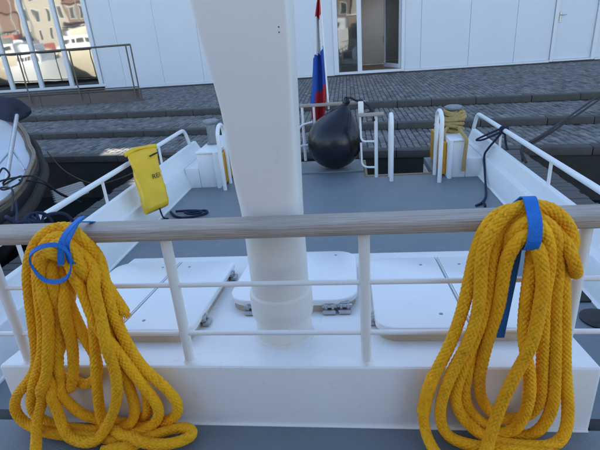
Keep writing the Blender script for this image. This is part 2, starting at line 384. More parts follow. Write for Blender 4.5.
# patio door in the middle
door = empty('patio_door', (-.47, fy(0), .36), None, None); door.parent = bld; door.location = Vector((-.47, fy(0), .36)) - WLOC[bld.name]
FB('door_frame', 'frame_white', -.468, -.30, .37, 3.6, -.06, .12, door); FB('door_frame', 'frame_white', 1.98, 2.098, .37, 3.6, -.06, .12, door)
FB('door_frame', 'frame_white', .40, .56, .46, 3.6, -.05, .11, door); FB('threshold', 'frame_white', -.298, 1.978, .37, .458, -.07, .2, door)
FB('door_frame', 'frame_white', -.298, 1.978, 3.45, 3.598, -.055, .115, door)
FB('pane', 'door_glass', -.298, .398, .46, 3.45, .02, .04, door, .002)
FB('inner_frame', 'frame_white', -.298, -.24, .462, 3.45, .045, .10, door); FB('inner_frame', 'frame_white', .34, .398, .462, 3.45, .045, .10, door)
leaf = empty('door_leaf', (1.97, fy(1.97), .46), None, None); leaf.parent = door; leaf.location = Vector((1.97, fy(1.97), .46)) - WLOC[door.name]
LM = Matrix.Translation((1.96, fy(1.96) + .11, 0)) @ Matrix.Rotation(math.atan(FS) - R_(66), 4, 'Z')
def leafpart(n, m, a, b): MB().rbox(a, b, .006, 1, LM).build(n, m, leaf)
lw = 1.36
lm_ = MB()
for a, b in (((-.10, -.03, .47), (0, .03, 3.42)), ((-lw, -.03, .47), (-lw + .10, .03, 3.42)), ((-lw + .10, -.03, .47), (-.10, .03, .62)), ((-lw + .10, -.03, 3.3), (-.10, .03, 3.42))): lm_.rbox(a, b, .006, 1, LM)
leaf_frame = lm_.build('leaf_frame', 'frame_white', leaf)
MB().rbox((-lw + .1, -.008, .62), (-.10, .008, 3.3), .002, 1, LM).build('pane', 'door_glass', leaf)
MB().rbox((-lw + .02, -.09, 1.35), (-lw + .06, -.03, 1.6), .01, 1, LM).build('handle', 'steel', leaf)
# room behind the patio door
FB('room_floor', 'room_floor', -3.6, 5.2, .2, .37, .21, 4.4)
FB('room_back_wall', 'room_wall', -3.6, 5.2, .37, 6, 4.4, 4.6); FB('room_side_wall', 'room_wall', -3.8, -3.6, .2, 6, .26, 4.6); FB('room_side_wall', 'room_wall', 5.2, 5.4, .2, 6, .26, 4.6)
FB('room_ceiling', 'room_wall', -3.6, 5.2, 3.7, 3.9, .26, 4.4); FB('lintel', 'panel_white', -.47, 2.10, 3.6, 6.0, .003, .25)
lamp = MB().rbox((0, 2.2, 3.60), (.5, 2.7, 3.69), .01, 1, FM(1.3)).build('ceiling_lamp', 'frame_white', bld)
la = bpy.data.lights.new('room_lamp', 'AREA'); la.energy = 13; la.size = .45; la.color = (.92, .96, 1)
lo = bpy.data.objects.new('room_lamp', la); COL.objects.link(lo); lo.location = (1.5, fy(1.5) + 2.45, 3.58)
# white service door on the right
sd = empty('service_door', (7.1, fy(7.1), .36), None, None); sd.parent = bld; sd.location = Vector((7.1, fy(7.1), .36)) - WLOC[bld.name]
FB('door_frame', 'frame_white', 7.04, 7.15, .37, 3.1, -.05, .12, sd); FB('door_frame', 'frame_white', 8.36, 8.48, .37, 3.1, -.05, .12, sd)
FB('door_frame', 'frame_white', 7.155, 8.355, 3.0, 3.1, -.05, .12, sd); FB('threshold', 'frame_white', 7.155, 8.355, .37, .43, -.055, .12, sd)
FB('door_leaf', 'panel_white', 7.156, 8.354, .435, 2.995, .02, .08, sd)
FB('lock_plate', 'steel', 7.20, 7.26, 1.62, 1.95, .0, .018, sd)
MB().tube(fillet([FM(7.23) @ Vector((0, .0, 1.86)), FM(7.23) @ Vector((0, -.06, 1.86)), FM(7.23) @ Vector((.17, -.06, 1.86))], .02), .013, 8).build('handle', 'steel', sd)
FB('lintel', 'panel_white', 7.03, 8.49, 3.105, 6.0, .003, .25); FB('core_wall', 'room_wall', 7.03, 8.49, .2, 3.1, .13, .25)
# shell, roof, and an added unseen wall blocking the sun, with two aimed holes
FB('wall_end', 'panel_white', 15.2, 38, .1, 6, .0, .25); FB('wall_end', 'panel_white', -44, -20.41, .1, 6, .0, .25)
FB('roof_slab', 'roof_dark', -44, 38, 6.0, 6.2, -.05, 9); FB('rear_wall', 'panel_white', -44, 38, .1, 6, 8.75, 9)
def opening(p, w_, d):
    t = (fy(p[0] - 2.4) - p[1]) / SUN.y; c = Vector(p) + SUN * t; return (c.x - w_ / 2, c.x + w_ / 2, c.z - d / 2, c.z + d / 2)
holes = [opening((-4.75, 8.85, -.06), .70, .60), opening((-3.25, 6.55, -.06), .45, .30)]
um = MB(); xs = sorted([-44, 38] + [h[0] for h in holes] + [h[1] for h in holes]); zs = sorted([6.2, 15] + [h[2] for h in holes] + [h[3] for h in holes])
for xa, xb in zip(xs[:-1], xs[1:]):
    for za, zb in zip(zs[:-1], zs[1:]):
        xm, zm = (xa + xb) / 2, (za + zb) / 2
        if any(h[0] < xm < h[1] and h[2] < zm < h[3] for h in holes): continue
        M = FM(xa); um.add([M @ Vector(p) for p in ((0, 0, za), ((xb - xa) * 1.0018, 0, za), ((xb - xa) * 1.0018, .12, za), (0, .12, za), (0, 0, zb), ((xb - xa) * 1.0018, 0, zb), ((xb - xa) * 1.0018, .12, zb), (0, .12, zb))],
                           [(0, 3, 2, 1), (4, 5, 6, 7), (0, 1, 5, 4), (1, 2, 6, 5), (2, 3, 7, 6), (3, 0, 4, 7)])
um.build('sun_block_wall', 'panel_white', bld)  # thin screen above the roof, added to keep the boat in shade

# low brown ramp wall with a rusty railing in front of the glass
def ry(x): return 14.55 + FS * x
RM = lambda x: Matrix.Translation((x, ry(x), 0)) @ Matrix.Rotation(math.atan(FS), 4, 'Z')
ramp = empty('ramp_wall', (-10, 15.2, .2), 'low brown ramp wall below the left glass front', 'wall')
for i in range(8):
    MB().rbox((.004, 0, .15), (1.846, .14, .60), .01, 1, RM(-21.6 + i * 1.85)).build('wall_panel', 'ramp_brown', ramp)
MB().rbox((0, .1395, .15), (10.4, 3.3, .50), .01, 1, RM(-21.6)).build('ramp_deck', 'kerb', ramp)
MB().rbox((-.02, -.03, .602), (14.84, .2, .64), .008, 1, RM(-21.6)).build('coping', 'plank', ramp)
rl = empty('ramp_railing', (-10, 15.1, .4), 'thin rusty metal railing in front of the glass windows', 'railing')
xe = -6.78
for x in (xe, xe - .16, -8.93, -10.83, -12.7, -14.6, -16.5, -18.4):
    T('post', 'rust_rail', rl, [RM(x) @ Vector((0, -.06, .36)), RM(x) @ Vector((0, -.06, 1.985))], .024, 8)
T('top_rail', 'rust_rail', rl, [RM(-20) @ Vector((0, -.06, 1.985)), RM(xe) @ Vector((0, -.06, 1.985))], .03, 8)
T('bottom_rail', 'rust_rail', rl, [RM(-20) @ Vector((0, -.06, .70)), RM(xe) @ Vector((0, -.06, .70))], .022, 8)

# ------------------------------------------------------------------ the far side of the basin (behind the viewer; mirrored in the glass)
def yacht(x, y, L_, Hh, hullm, label, flip=1):
    r = empty('motor_yacht', (x, y, -.95), label, 'yacht', 'yachts across the basin')
    secs = []
    for k in range(11):
        t = k / 10; px = x - L_ / 2 + L_ * t; hb = (1.9 * (1 - max(0, (t - .55) / .45) ** 2.2) + .02); zt = Hh + .5 * t * t
        secs.append([(px, y + hb, zt), (px, y + hb * .95, .2), (px, y + hb * .5, -1.2), (px, y - hb * .5, -1.2), (px, y - hb * .95, .2), (px, y - hb, zt)])
    MB().loft(secs).build('hull', hullm, r)
    cab = B('cabin', 'gel_white', r, (x - L_ * .3, y - 1.3, Hh), (x + L_ * .18, y + 1.3, Hh + 1.35), .2, 3)
    for k in range(5): B('cabin_window', 'city_glass', r, (x - L_ * .27 + k * L_ * .085, y + 1.29, Hh + .45), (x - L_ * .27 + (k + .75) * L_ * .085, y + 1.33, Hh + 1.0), .02, 1)
    B('flybridge', hullm, r, (x - L_ * .2, y - 1.0, Hh + 1.352), (x + L_ * .06, y + 1.0, Hh + 2.0), .15, 2)
    T('mast', 'steel', r, [(x, y, Hh + 1.9), (x, y, Hh + 7)], .07, 8)
    T('boom', 'canvas_navy', r, [(x - L_ * .3, y, Hh + 2.7), (x, y, Hh + 2.5)], .17, 8)
for i, a in enumerate([(-46, -15, 13, 2.0, 'cream', 'large cream motor yacht beyond the end of the row across the basin'), (-60, -17, 12, 2.1, 'gel_white', 'white yacht at the far end of the row across the basin'), (-52, -24, 12, 2.6, 'red_paint', 'red-hulled yacht in the second row across the basin'), (-43, -26, 9, 2.6, 'gel_white', 'small white yacht in the second row across the basin'), (-32, -13, 12, 2.2, 'cream', 'cream motor yacht furthest to the left across the basin'), (-19, -11, 11, 1.9, 'cream', 'cream motor yacht opposite the glass front'), (-33, -19, 10, 2.4, 'hull_dark', 'dark yacht behind the cream yachts'),
                       (-6, -14, 12, 1.7, 'gel_white', 'white motor yacht across the basin behind the viewer'), (9, -13, 11, 1.8, 'cream', 'cream motor yacht across the basin to the right')]): yacht(*a)
def townhouse(x, wd, h, m, label):
    y = -34; r = empty('town_house', (x, y, -.5), label, 'house', 'houses across the basin')
    MB().box((x - wd / 2, y - 8, -1.2), (x + wd / 2, y, h)).build('wall', m, r)
    MB().add([(x - wd / 2 - .3, y - 8.3, h), (x + wd / 2 + .3, y - 8.3, h), (x + wd / 2 + .3, y + .3, h), (x - wd / 2 - .3, y + .3, h), (x - wd / 2 - .3, y - 4, h + 3), (x + wd / 2 + .3, y - 4, h + 3)],
             [(0, 1, 5, 4), (2, 3, 4, 5), (0, 4, 3), (1, 2, 5), (0, 3, 2, 1)]).build('roof', 'roof_tile', r)
    nx = int(wd / 1.8)
    for f in range(int(h / 3)):
        for k in range(nx):
            cx = x - wd / 2 + (k + .5) * wd / nx; z = .9 + f * 3
            wdw = B('window', 'frame_white', r, (cx - .5, y - .02, z), (cx + .5, y + .05, z + 1.7), .02, 1); B('pane', 'city_glass', wdw, (cx - .42, y + .0, z + .08), (cx + .42, y + .058, z + 1.62), .01, 1)
for k, (x, y, L_, Hh, hm) in enumerate([(-38, -21, 8, 1.6, 'gel_white'), (-57, -12, 8, 1.3, 'gel_white'), (-66, -23, 11, 2.2, 'cream'), (-72, -14, 10, 1.8, 'hull_dark'), (-49, -9.5, 7, 1.1, 'varnish'), (-36, -8.5, 6, .9, 'gel_white')]):
    yacht(x, y, L_, Hh, hm, ['small white cruiser between the yachts', 'low white cruiser with a tall mast', 'cream ketch in the back row', 'dark cruiser moored beyond the white yacht', 'varnished launch in the front row', 'little white sloop in the front row'][k] + ' across the basin')
for i, (x, wd, h, m) in enumerate([(-91, 8.8, 12, 'cream'), (-82, 8.7, 10, 'city_brick'), (-73, 8.8, 11, 'city_pale'), (-64, 8.6, 8.5, 'city_brick'), (-55, 8.8, 12, 'city_pale'), (-46, 9, 9, 'city_brick'), (-37, 8.6, 11, 'city_pale'), (-28, 8.8, 9.5, 'city_brick'), (-19, 8.6, 12, 'cream'), (-10, 8.8, 10, 'city_brick'), (-1, 8.6, 11.5, 'city_pale'), (8, 8.8, 9.5, 'city_brick'), (17, 8.6, 11, 'cream'), (26, 8.8, 9, 'city_pale')]):
    townhouse(x, wd, h, m, ['first', 'second', 'third', 'fourth', 'fifth', 'sixth', 'seventh', 'eighth', 'ninth', 'tenth', 'eleventh', 'twelfth', 'thirteenth', 'fourteenth'][i] + ' gabled house of the row across the basin')
MB().box((-110, -60, -3), (60, -29, -.35)).build('far_quay', 'kerb', kind='structure')

# ================================================================== THE BOAT
boat = empty('moored_boat', (-.29, 1, 0), 'white boat with blue-grey decks moored stern-to at the quay', 'boat')
def mir(P): return P
CY0, CY1 = -7.0, 7.08
# bulwarks: inner wall, ledge, flared upper strake, cap, outer side
RP = [(1.68, -.02), (1.735, .235), (1.742, .247), (1.752, .25), (1.785, .25), (1.797, .258), (1.838, .375), (1.846, .395), (1.862, .404), (1.895, .402), (1.91, .388), (1.92, .36), (1.97, 0), (1.95, -.5), (1.6, -1.4), (1.45, -1.4), (1.60, -.3), (1.68, -.02)]
LP = [(-2.25, -.02), (-2.315, .265), (-2.322, .277), (-2.332, .28), (-2.365, .28), (-2.377, .288), (-2.448, .412), (-2.456, .432), (-2.472, .441), (-2.505, .439), (-2.52, .425), (-2.53, .39), (-2.56, 0), (-2.54, -.5), (-2.2, -1.4), (-2.05, -1.4), (-2.18, -.3), (-2.25, -.02)]
for P in (RP, LP):
    ys = [CY0, -4, -1, 1, 3, 5, 6.5, 6.95, CY1]; secs = []
    c = -.29
    for y in ys:
        k = 1 - .012 * max(0, (y - 6.9)) ; secs.append([(c + (x - c) * k, y, z) for x, z in P[:-1]])
    MB().loft(secs).build('bulwark', 'white_paint', boat)
# hull bottom and transom below the deck
MB().box((-2.15, CY0, -1.4), (1.58, 6.15, -.10)).build('hull', 'white_paint', boat)
for x0, x1 in ((-2.19, .205), (1.135, 1.62)): MB().box((x0, 6.1505, -1.4), (x1, 7.03, -.10)).build('transom', 'white_paint', boat)
# aft deck with the notch of the boarding gap
dk = MB(); dk.box((-2.249, 1.43, -.098), (1.679, 6.17, 0)); dk.box((-2.249, 6.1705, -.098), (.20, 7.05, 0)); dk.box((1.14, 6.1705, -.098), (1.679, 7.05, 0))
dk.build('aft_deck', 'deck_paint', boat)
B('wood_sill', 'raw_wood', boat, (.203, 6.172, -.07), (1.137, 6.225, .012), .006); B('wood_sill', 'raw_wood', boat, (.203, 6.2265, -.10), (.245, 7.04, .010), .006)
B('stern_platform', 'deck_paint', boat, (-1.74, 6.42, .0005), (.196, 7.06, .022), .008)
# weld seam bead where deck meets bulwark
for P in ([(1.682, 1.45, .006), (1.682, 7.0, .006)], [(-2.252, 1.45, .006), (-2.252, 7.0, .006)]): T('weld_seam', 'white_paint', boat, P, .014, 6)
# upper deck where the viewer stands
MB().box((-2.30, CY0, -.09), (1.73, 1.3635, .45)).build('upper_deck', 'deck_paint', boat)
for a, b in (((-2.28, 1.3645, .05), (-1.462, 1.43, .446)), ((.869, 1.3645, .05), (1.70, 1.43, .446))): B('gap_shade_strip', 'plain_black', boat, a, b, .008)  # black strips stand in for the shadow in the gap here
# trunk (raised white box carrying the hatches); its top falls towards the stern
SL = .114; Z0 = .743
def zt(y): return Z0 - SL * (y - 1.364)
bm = bmesh.new(); X0, X1, Y0, Y1 = -1.457, .864, 1.364, 2.60
vv = [bm.verts.new(p) for p in ((X0, Y0, -.05), (X1, Y0, -.05), (X1, Y1, -.05), (X0, Y1, -.05), (X0, Y0, zt(Y0)), (X1, Y0, zt(Y0)), (X1, Y1, zt(Y1)), (X0, Y1, zt(Y1)))]
for q in ((0, 3, 2, 1), (4, 5, 6, 7), (0, 1, 5, 4), (1, 2, 6, 5), (2, 3, 7, 6), (3, 0, 4, 7)): bm.faces.new([vv[i] for i in q])
bmesh.ops.bevel(bm, geom=[e for e in bm.edges if (e.verts[0].co.z > .3 or e.verts[1].co.z > .3)], offset=.016, segments=3, profile=.5, affect='EDGES')
MB().bm(bm, None, True).build('trunk', 'white_paint', boat, sharp=30)
T('base_bead', 'white_paint', boat, [(X0 + .01, 1.360, .452), (X1 - .01, 1.360, .452)], .008, 6)

# hatches -----------------------------------------------------------
def rrect(x0, x1, y0, y1, rad, n=7):
    """outline, corner radii for (x0,y0),(x1,y0),(x1,y1),(x0,y1)"""
    o = []
    for (cx, cy, sx, sy, r, a0) in ((x0, y0, 1, 1, rad[0], PI), (x1, y0, -1, 1, rad[1], 1.5 * PI), (x1, y1, -1, -1, rad[2], 0), (x0, y1, 1, -1, rad[3], .5 * PI)):
        r = max(r, .004); k = n if r > .02 else 2
        for j in range(k + 1): q = a0 + .5 * PI * j / k; o.append((cx + sx * r + r * math.cos(q), cy + sy * r + r * math.sin(q)))
    return o
def inset(o, d):
    n = len(o); r = []
    for i in range(n):
        a, b, c = Vector(o[i - 1]), Vector(o[i]), Vector(o[(i + 1) % n]); t = (c - a).normalized(); r.append(b + Vector((-t.y, t.x)) * d)
    return r
HM = Matrix.Translation((0, 1.364, Z0)) @ Matrix.Rotation(-math.atan(SL), 4, 'X') @ Matrix.Translation((0, -1.364, 0))
def lid(name, outl, h0, h1, m, par, bev=.007):
    secs = []
    for d, z in ((0, h0), (0, h1 - bev), (bev * .12, h1 - bev * .6), (bev * .4, h1 - bev * .22), (bev, h1)): secs.append([HM @ Vector((p[0], p[1], z)) for p in inset(outl, d)])
    return MB().loft(secs).build(name, m, par, sharp=50)
def hinge(x, y, ang, par, z=.012):
    M = HM @ Matrix.Translation((x, y, z)) @ Matrix.Rotation(ang, 4, 'Z'); b = MB()
    b.rbox((-.03, -.012, -.010), (.03, .02, .010), .004, 1, M); b.rbox((-.024, .004, .008), (-.008, .026, .034), .004, 1, M); b.rbox((.008, .004, .008), (.024, .026, .034), .004, 1, M)
    b.tube([M @ Vector((-.034, .015, .022)), M @ Vector((.034, .015, .022))], .009, 10); b.rbox((-.022, .016, .024), (.022, .05, .040), .004, 1, M)
    return b.build('hinge', 'steel', par)
def hatch(leaves, outl, hinges, th=.066, bolts=()):
    x = sum(p[0] for p in outl) / len(outl); y = sum(p[1] for p in outl) / len(outl)
    h = empty('hatch', (x, y, zt(y)), None, None); h.parent = boat; h.location = Vector((x, y, zt(y))) - WLOC[boat.name]
    lid('coaming', inset(outl, .012), -.01, .033, 'seal', h, .004)
    lid('gasket', inset(outl, .016), .0335, .0375, 'dark_gap', h, .001)
    for o in leaves: lid('lid', o, .038, th, 'hatch_paint', h)
    for a in hinges: hinge(*a, h)
    for (bx, by) in bolts: MB().lathe([(.008, th - .004), (.008, th + .002), (.005, th + .003)], (0, 0, 0), 10).build('bolt', 'galvanised', h).matrix_basis = Matrix.Translation(HM @ Vector((bx, by, 0)))
    return h
WLOC_fix = None
g = .002
# offset between plan y and distance measured along the sloping top is below one per cent
hatch([rrect(-1.40, -1.018 - g, 1.53, 2.345, (.09, .004, .004, .09)), rrect(-1.018 + g, -.685, 1.53, 2.345, (.004, .07, .05, .004))],
      rrect(-1.40, -.685, 1.53, 2.345, (.09, .07, .05, .09)), [(-.668, 1.70, -PI / 2 + PI), (-.668, 2.22, PI / 2)], bolts=((-1.33, 1.62), (-1.10, 1.62), (-.93, 1.62), (-1.10, 2.26), (-.94, 2.26)))
hatch([rrect(-.605, .018, 1.80, 2.47, (.12, .12, .12, .12))], rrect(-.605, .018, 1.80, 2.47, (.12, .12, .12, .12)), [(-.485, 1.783, 0), (-.115, 1.783, 0), (-.045, 1.788, 0)], bolts=((-.1, 2.40), (-.5, 2.40)))
hatch([rrect(.085, .46 - g, 1.535, 2.33, (.09, .004, .004, .09)), rrect(.46 + g, .80, 1.535, 2.33, (.004, .09, .09, .004))],
      rrect(.085, .80, 1.535, 2.33, (.09, .09, .09, .09)), [(.068, 1.70, -PI / 2), (.068, 2.20, -PI / 2)], bolts=((.36, 1.66), (.36, 2.22), (.56, 1.66), (.56, 2.22)))

# mast ---------------------------------------------------------------
def sec(cx, cy, hx, hy, e, z, n=40):
    o = []
    for k in range(n):
        q = 2 * PI * k / n; c, s = math.cos(q), math.sin(q); o.append((cx + hx * math.copysign(abs(c) ** (2 / e), c), cy + hy * math.copysign(abs(s) ** (2 / e), s), z))
    return o
ms = []
xr = lambda z: -.183 + (.0 if z < 1.5 else .012 * min(1, (z - 1.5) / .5))
def xl(z):
    pts = [(.6, -.419), (1.2, -.419), (1.42, -.419), (1.55, -.421), (1.62, -.4225), (1.684, -.427), (1.735, -.4335), (1.782, -.4405), (1.89, -.458), (2.02, -.478), (2.4, -.545), (3.2, -.66)]
    for (a, u), (b, v) in zip(pts[:-1], pts[1:]):
        if a <= z <= b: return u + (v - u) * (z - a) / (b - a)
    return pts[-1][1]
for z in [.66, .9, 1.1, 1.25, 1.32, 1.38, 1.44, 1.5, 1.56, 1.60, 1.64, 1.68, 1.72, 1.76, 1.80, 1.85, 1.9, 1.95, 2.0, 2.1, 2.3, 2.7, 3.2]:
    t = min(1, max(0, (z - 1.25) / .6)); t = t * t * (3 - 2 * t); e = 2 + 15 * t
    hy = .118 - .018 * t; ms.append(sec((xl(z) + xr(z)) / 2, 1.615, (xr(z) - xl(z)) / 2, hy, e, z))
mast = MB().loft(ms).build('mast', 'mast_paint', boat, sharp=60)
MB().lathe([(.1185, .826), (.1275, .832), (.1295, .845), (.1295, .925), (.127, .938), (.1185, .945)], (-.3010, 1.615, 0), 44).build('collar', 'mast_paint', mast)
MB().lathe([(.126, -.02), (.131, -.002), (.128, .006), (.120, .012)], (-.301, 1.615, zt(1.615)), 44, axis=(0, SL, 1)).build('weld', 'mast_paint', mast).location = (0, 0, 0)

for (bx, bz) in ((-.205, 1.925), (-.205, 1.910)): MB().lathe([(.0022, 0), (.0022, .002), (.0015, .0025)], (bx, 1.5165, bz), 8, axis=(0, -1, 0)).build('mast_bolt', 'dark_gap', mast)
# handrail in front of the viewer -------------------------------------
hr = []
xs_ = np.linspace(-2.4, 1.75, 60)
for x in xs_:
    o = []
    for k in range(28):
        q = 2 * PI * k / 28; c, s = math.cos(q), math.sin(q); o.append((x, 1.40 + .052 * math.copysign(abs(c) ** .42, c), 1.308 + .026 * math.copysign(abs(s) ** .5, s) + .0012 * math.sin(x * 2.1)))
    hr.append(o)
rail = MB().loft(hr).build('handrail', 'teak', boat, sharp=60)
for x in (-1.340, -.652, .039, .738, -2.03, 1.44):
    on = X0 < x < X1
    p = T('post', 'white_paint', boat, [(x, 1.40, zt(1.40) - .004 if on else .45), (x, 1.40, 1.288)], .0195, 18)
    if on: MB().lathe([(.029, -.003), (.027, .002), (.0215, .008), (.0198, .014)], (x, 1.40, zt(1.40)), 20).build('weld', 'white_paint', p)
for z in (1.086, .874): T('guard_rod', 'white_paint', boat, [(-2.03, 1.40, z), (1.44, 1.40, z)], .0098, 12)

# side rails on the bulwarks -----------------------------------------
def siderail(x, z, zc, yend, posts):
    P = fillet([(x, -6, z), (x, yend, z), (x, yend + .16, zc)], .12)
    r = T('side_rail', 'white_paint', boat, P, .027, 14)
    for y in posts: T('stanchion', 'white_paint', r, [(x, y, zc - .02), (x, y, z - .01)], .016, 10)
siderail(1.878, .645, .39, 6.98, (5.86, 4.36, 2.86, 1.36)); siderail(-2.488, .692, .42, 6.72, (5.70, 4.19, 2.87, 1.4))

# corner lockers with bollards ---------------------------------------
for (x0, x1, sx) in ((-2.10, -1.80, 1), (1.272, 1.51, -1)):
    lk = empty('corner_locker', ((x0 + x1) / 2, 6.5, 0), None, None); lk.parent = boat; lk.location = Vector(((x0 + x1) / 2, 6.5, 0)) - WLOC[boat.name]
    B('locker_body', 'white_paint', lk, (x0, 5.975, -.01), (x1, 7.04, .485), .02, 3)
    B('locker_top', 'white_paint', lk, (x0 - .0, 5.945, .486), (x1 + (.02 if sx > 0 else 0) - (0), 7.06, .515), .012, 2)
    xi = x1 if sx > 0 else x0
    B('locker_flank', 'white_paint', lk, (-2.30, 5.98, -.01), (-2.1005, 7.04, .285), .012) if sx > 0 else B('locker_flank', 'white_paint', lk, (1.5105, 5.98, -.01), (1.72, 7.04, .255), .012)
    T('corner_tube', 'white_paint', lk, [(xi - sx * .03, 5.955, -.005), (xi - sx * .03, 5.955, .50)], .03, 14)
    a, b = (xi + sx * .003, xi + sx * .06)
    B('yellow_side_panel', 'yellow_panel', lk, (min(a, b), 6.03, .03), (max(a, b), 6.95, .46), .012, 2)
    c = -1.97 if sx > 0 else 1.41
    bo = MB().lathe([(.10, .514), (.10, .53), (.078, .535), (.075, .80), (.10, .81), (.115, .83), (.115, .85), (.09, .865), (.0, .868)], (c, 6.45, 0), 24).build('bollard', 'galvanised', lk)
# boarding hoops either side of the gap and at the left locker
def hoop(x, y0, y1, h, z0=0., z1=0.):
    P = [(x, y0, z0 - .005), (x, y0, h - .13)]
    for k in range(1, 12): q = PI * k / 12; P.append((x, (y0 + y1) / 2 - (y1 - y0) / 2 * math.cos(q), h - .13 + .13 * math.sin(q)))
    P += [(x, y1, h - .13), (x, y1, z1 - .005)]
    return T('boarding_hoop', 'white_paint', boat, P, .027, 14)
hoop(.545, 5.93, 6.14, .865); hoop(1.145, 5.80, 6.14, .885); hoop(-1.715, 5.83, 6.14, .86)
# boarding gate with wooden top
gt = empty('boarding_gate', (.25, 6.2, 0), None, None); gt.parent = boat; gt.location = Vector((.25, 6.2, 0)) - WLOC[boat.name]
T('gate_post', 'white_paint', gt, [(.358, 6.14, -.003), (.358, 6.14, .84)], .024, 12)
B('gate_block', 'white_paint', gt, (.13, 6.16, .84), (.20, 6.28, 1.02), .012); B('gate_handle', 'teak', gt, (.125, 6.08, .842), (.46, 6.15, .885), .012)
T('gate_tube', 'white_paint', gt, fillet([(.155, 6.19, .86), (.160, 6.17, .50), (.352, 6.14, .50)], .07), .014, 10)
T('gate_tube', 'white_paint', gt, fillet([(.158, 6.19, .48), (.165, 6.17, .14), (.352, 6.14, .14)], .09), .014, 10)
# stern rail
sr = empty('stern_rail', (-.3, 7.05, 0), None, None); sr.parent = boat; sr.location = Vector((-.3, 7.05, 0)) - WLOC[boat.name]
B('stern_top_rail', 'teak', sr, (-.74, 7.02, .868), (.26, 7.09, .915), .014)
for x in (-.70, .17): T('stern_post', 'white_paint', sr, [(x, 7.045, .04), (x, 7.045, .87)], .022, 10)
T('stern_post', 'white_paint', sr, [(-.52, 7.03, .55), (-.52, 7.03, .87)], .018, 10)
T('stern_brace', 'white_paint', sr, fillet([(-.95, 6.80, .02), (-.74, 6.95, .62), (-.55, 7.0, .65)], .08), .016, 10)
T('stern_brace', 'white_paint', sr, fillet([(-.93, 6.80, .02), (-.80, 6.9, .30), (-.60, 6.95, .32)], .06), .016, 10)
B('stern_bracket', 'white_paint', sr, (-.86, 6.98, .70), (-.76, 7.06, .93), .012)
# black band and ring on the right side deck
B('black_band', 'plain_black', boat, (1.10, 2.93, .0005), (1.672, 3.17, .014), .005)
MB().lathe([(.115, .0), (.118, .012), (.09, .03), (.03, .034)], (1.62, 2.72, 0), 24).build('deck_ring', 'plain_black', boat)

# unseen deckhouse added behind the viewer to block skylight from front faces
wh = empty('sky_blocker', (-.29, -3, .45), None, None); wh.parent = boat; wh.location = Vector((-.29, -3, .45)) - WLOC[boat.name]
B('sky_blocker_wall', 'varnish', wh, (-2.15, -5.2, .4505), (1.57, -.95, 2.85), .05, 3)
B('sky_blocker_roof', 'white_paint', wh, (-2.3, -5.4, 2.852), (1.72, -.85, 2.93), .03, 2)
B('sky_blocker_door', 'varnish', wh, (-.75, -.97, .50), (.0, -.925, 2.45), .015, 1)
for x in (-1.8, .25): B('sky_blocker_window', 'city_glass', wh, (x, -.97, 1.45), (x + .85, -.93, 2.3), .02, 1)

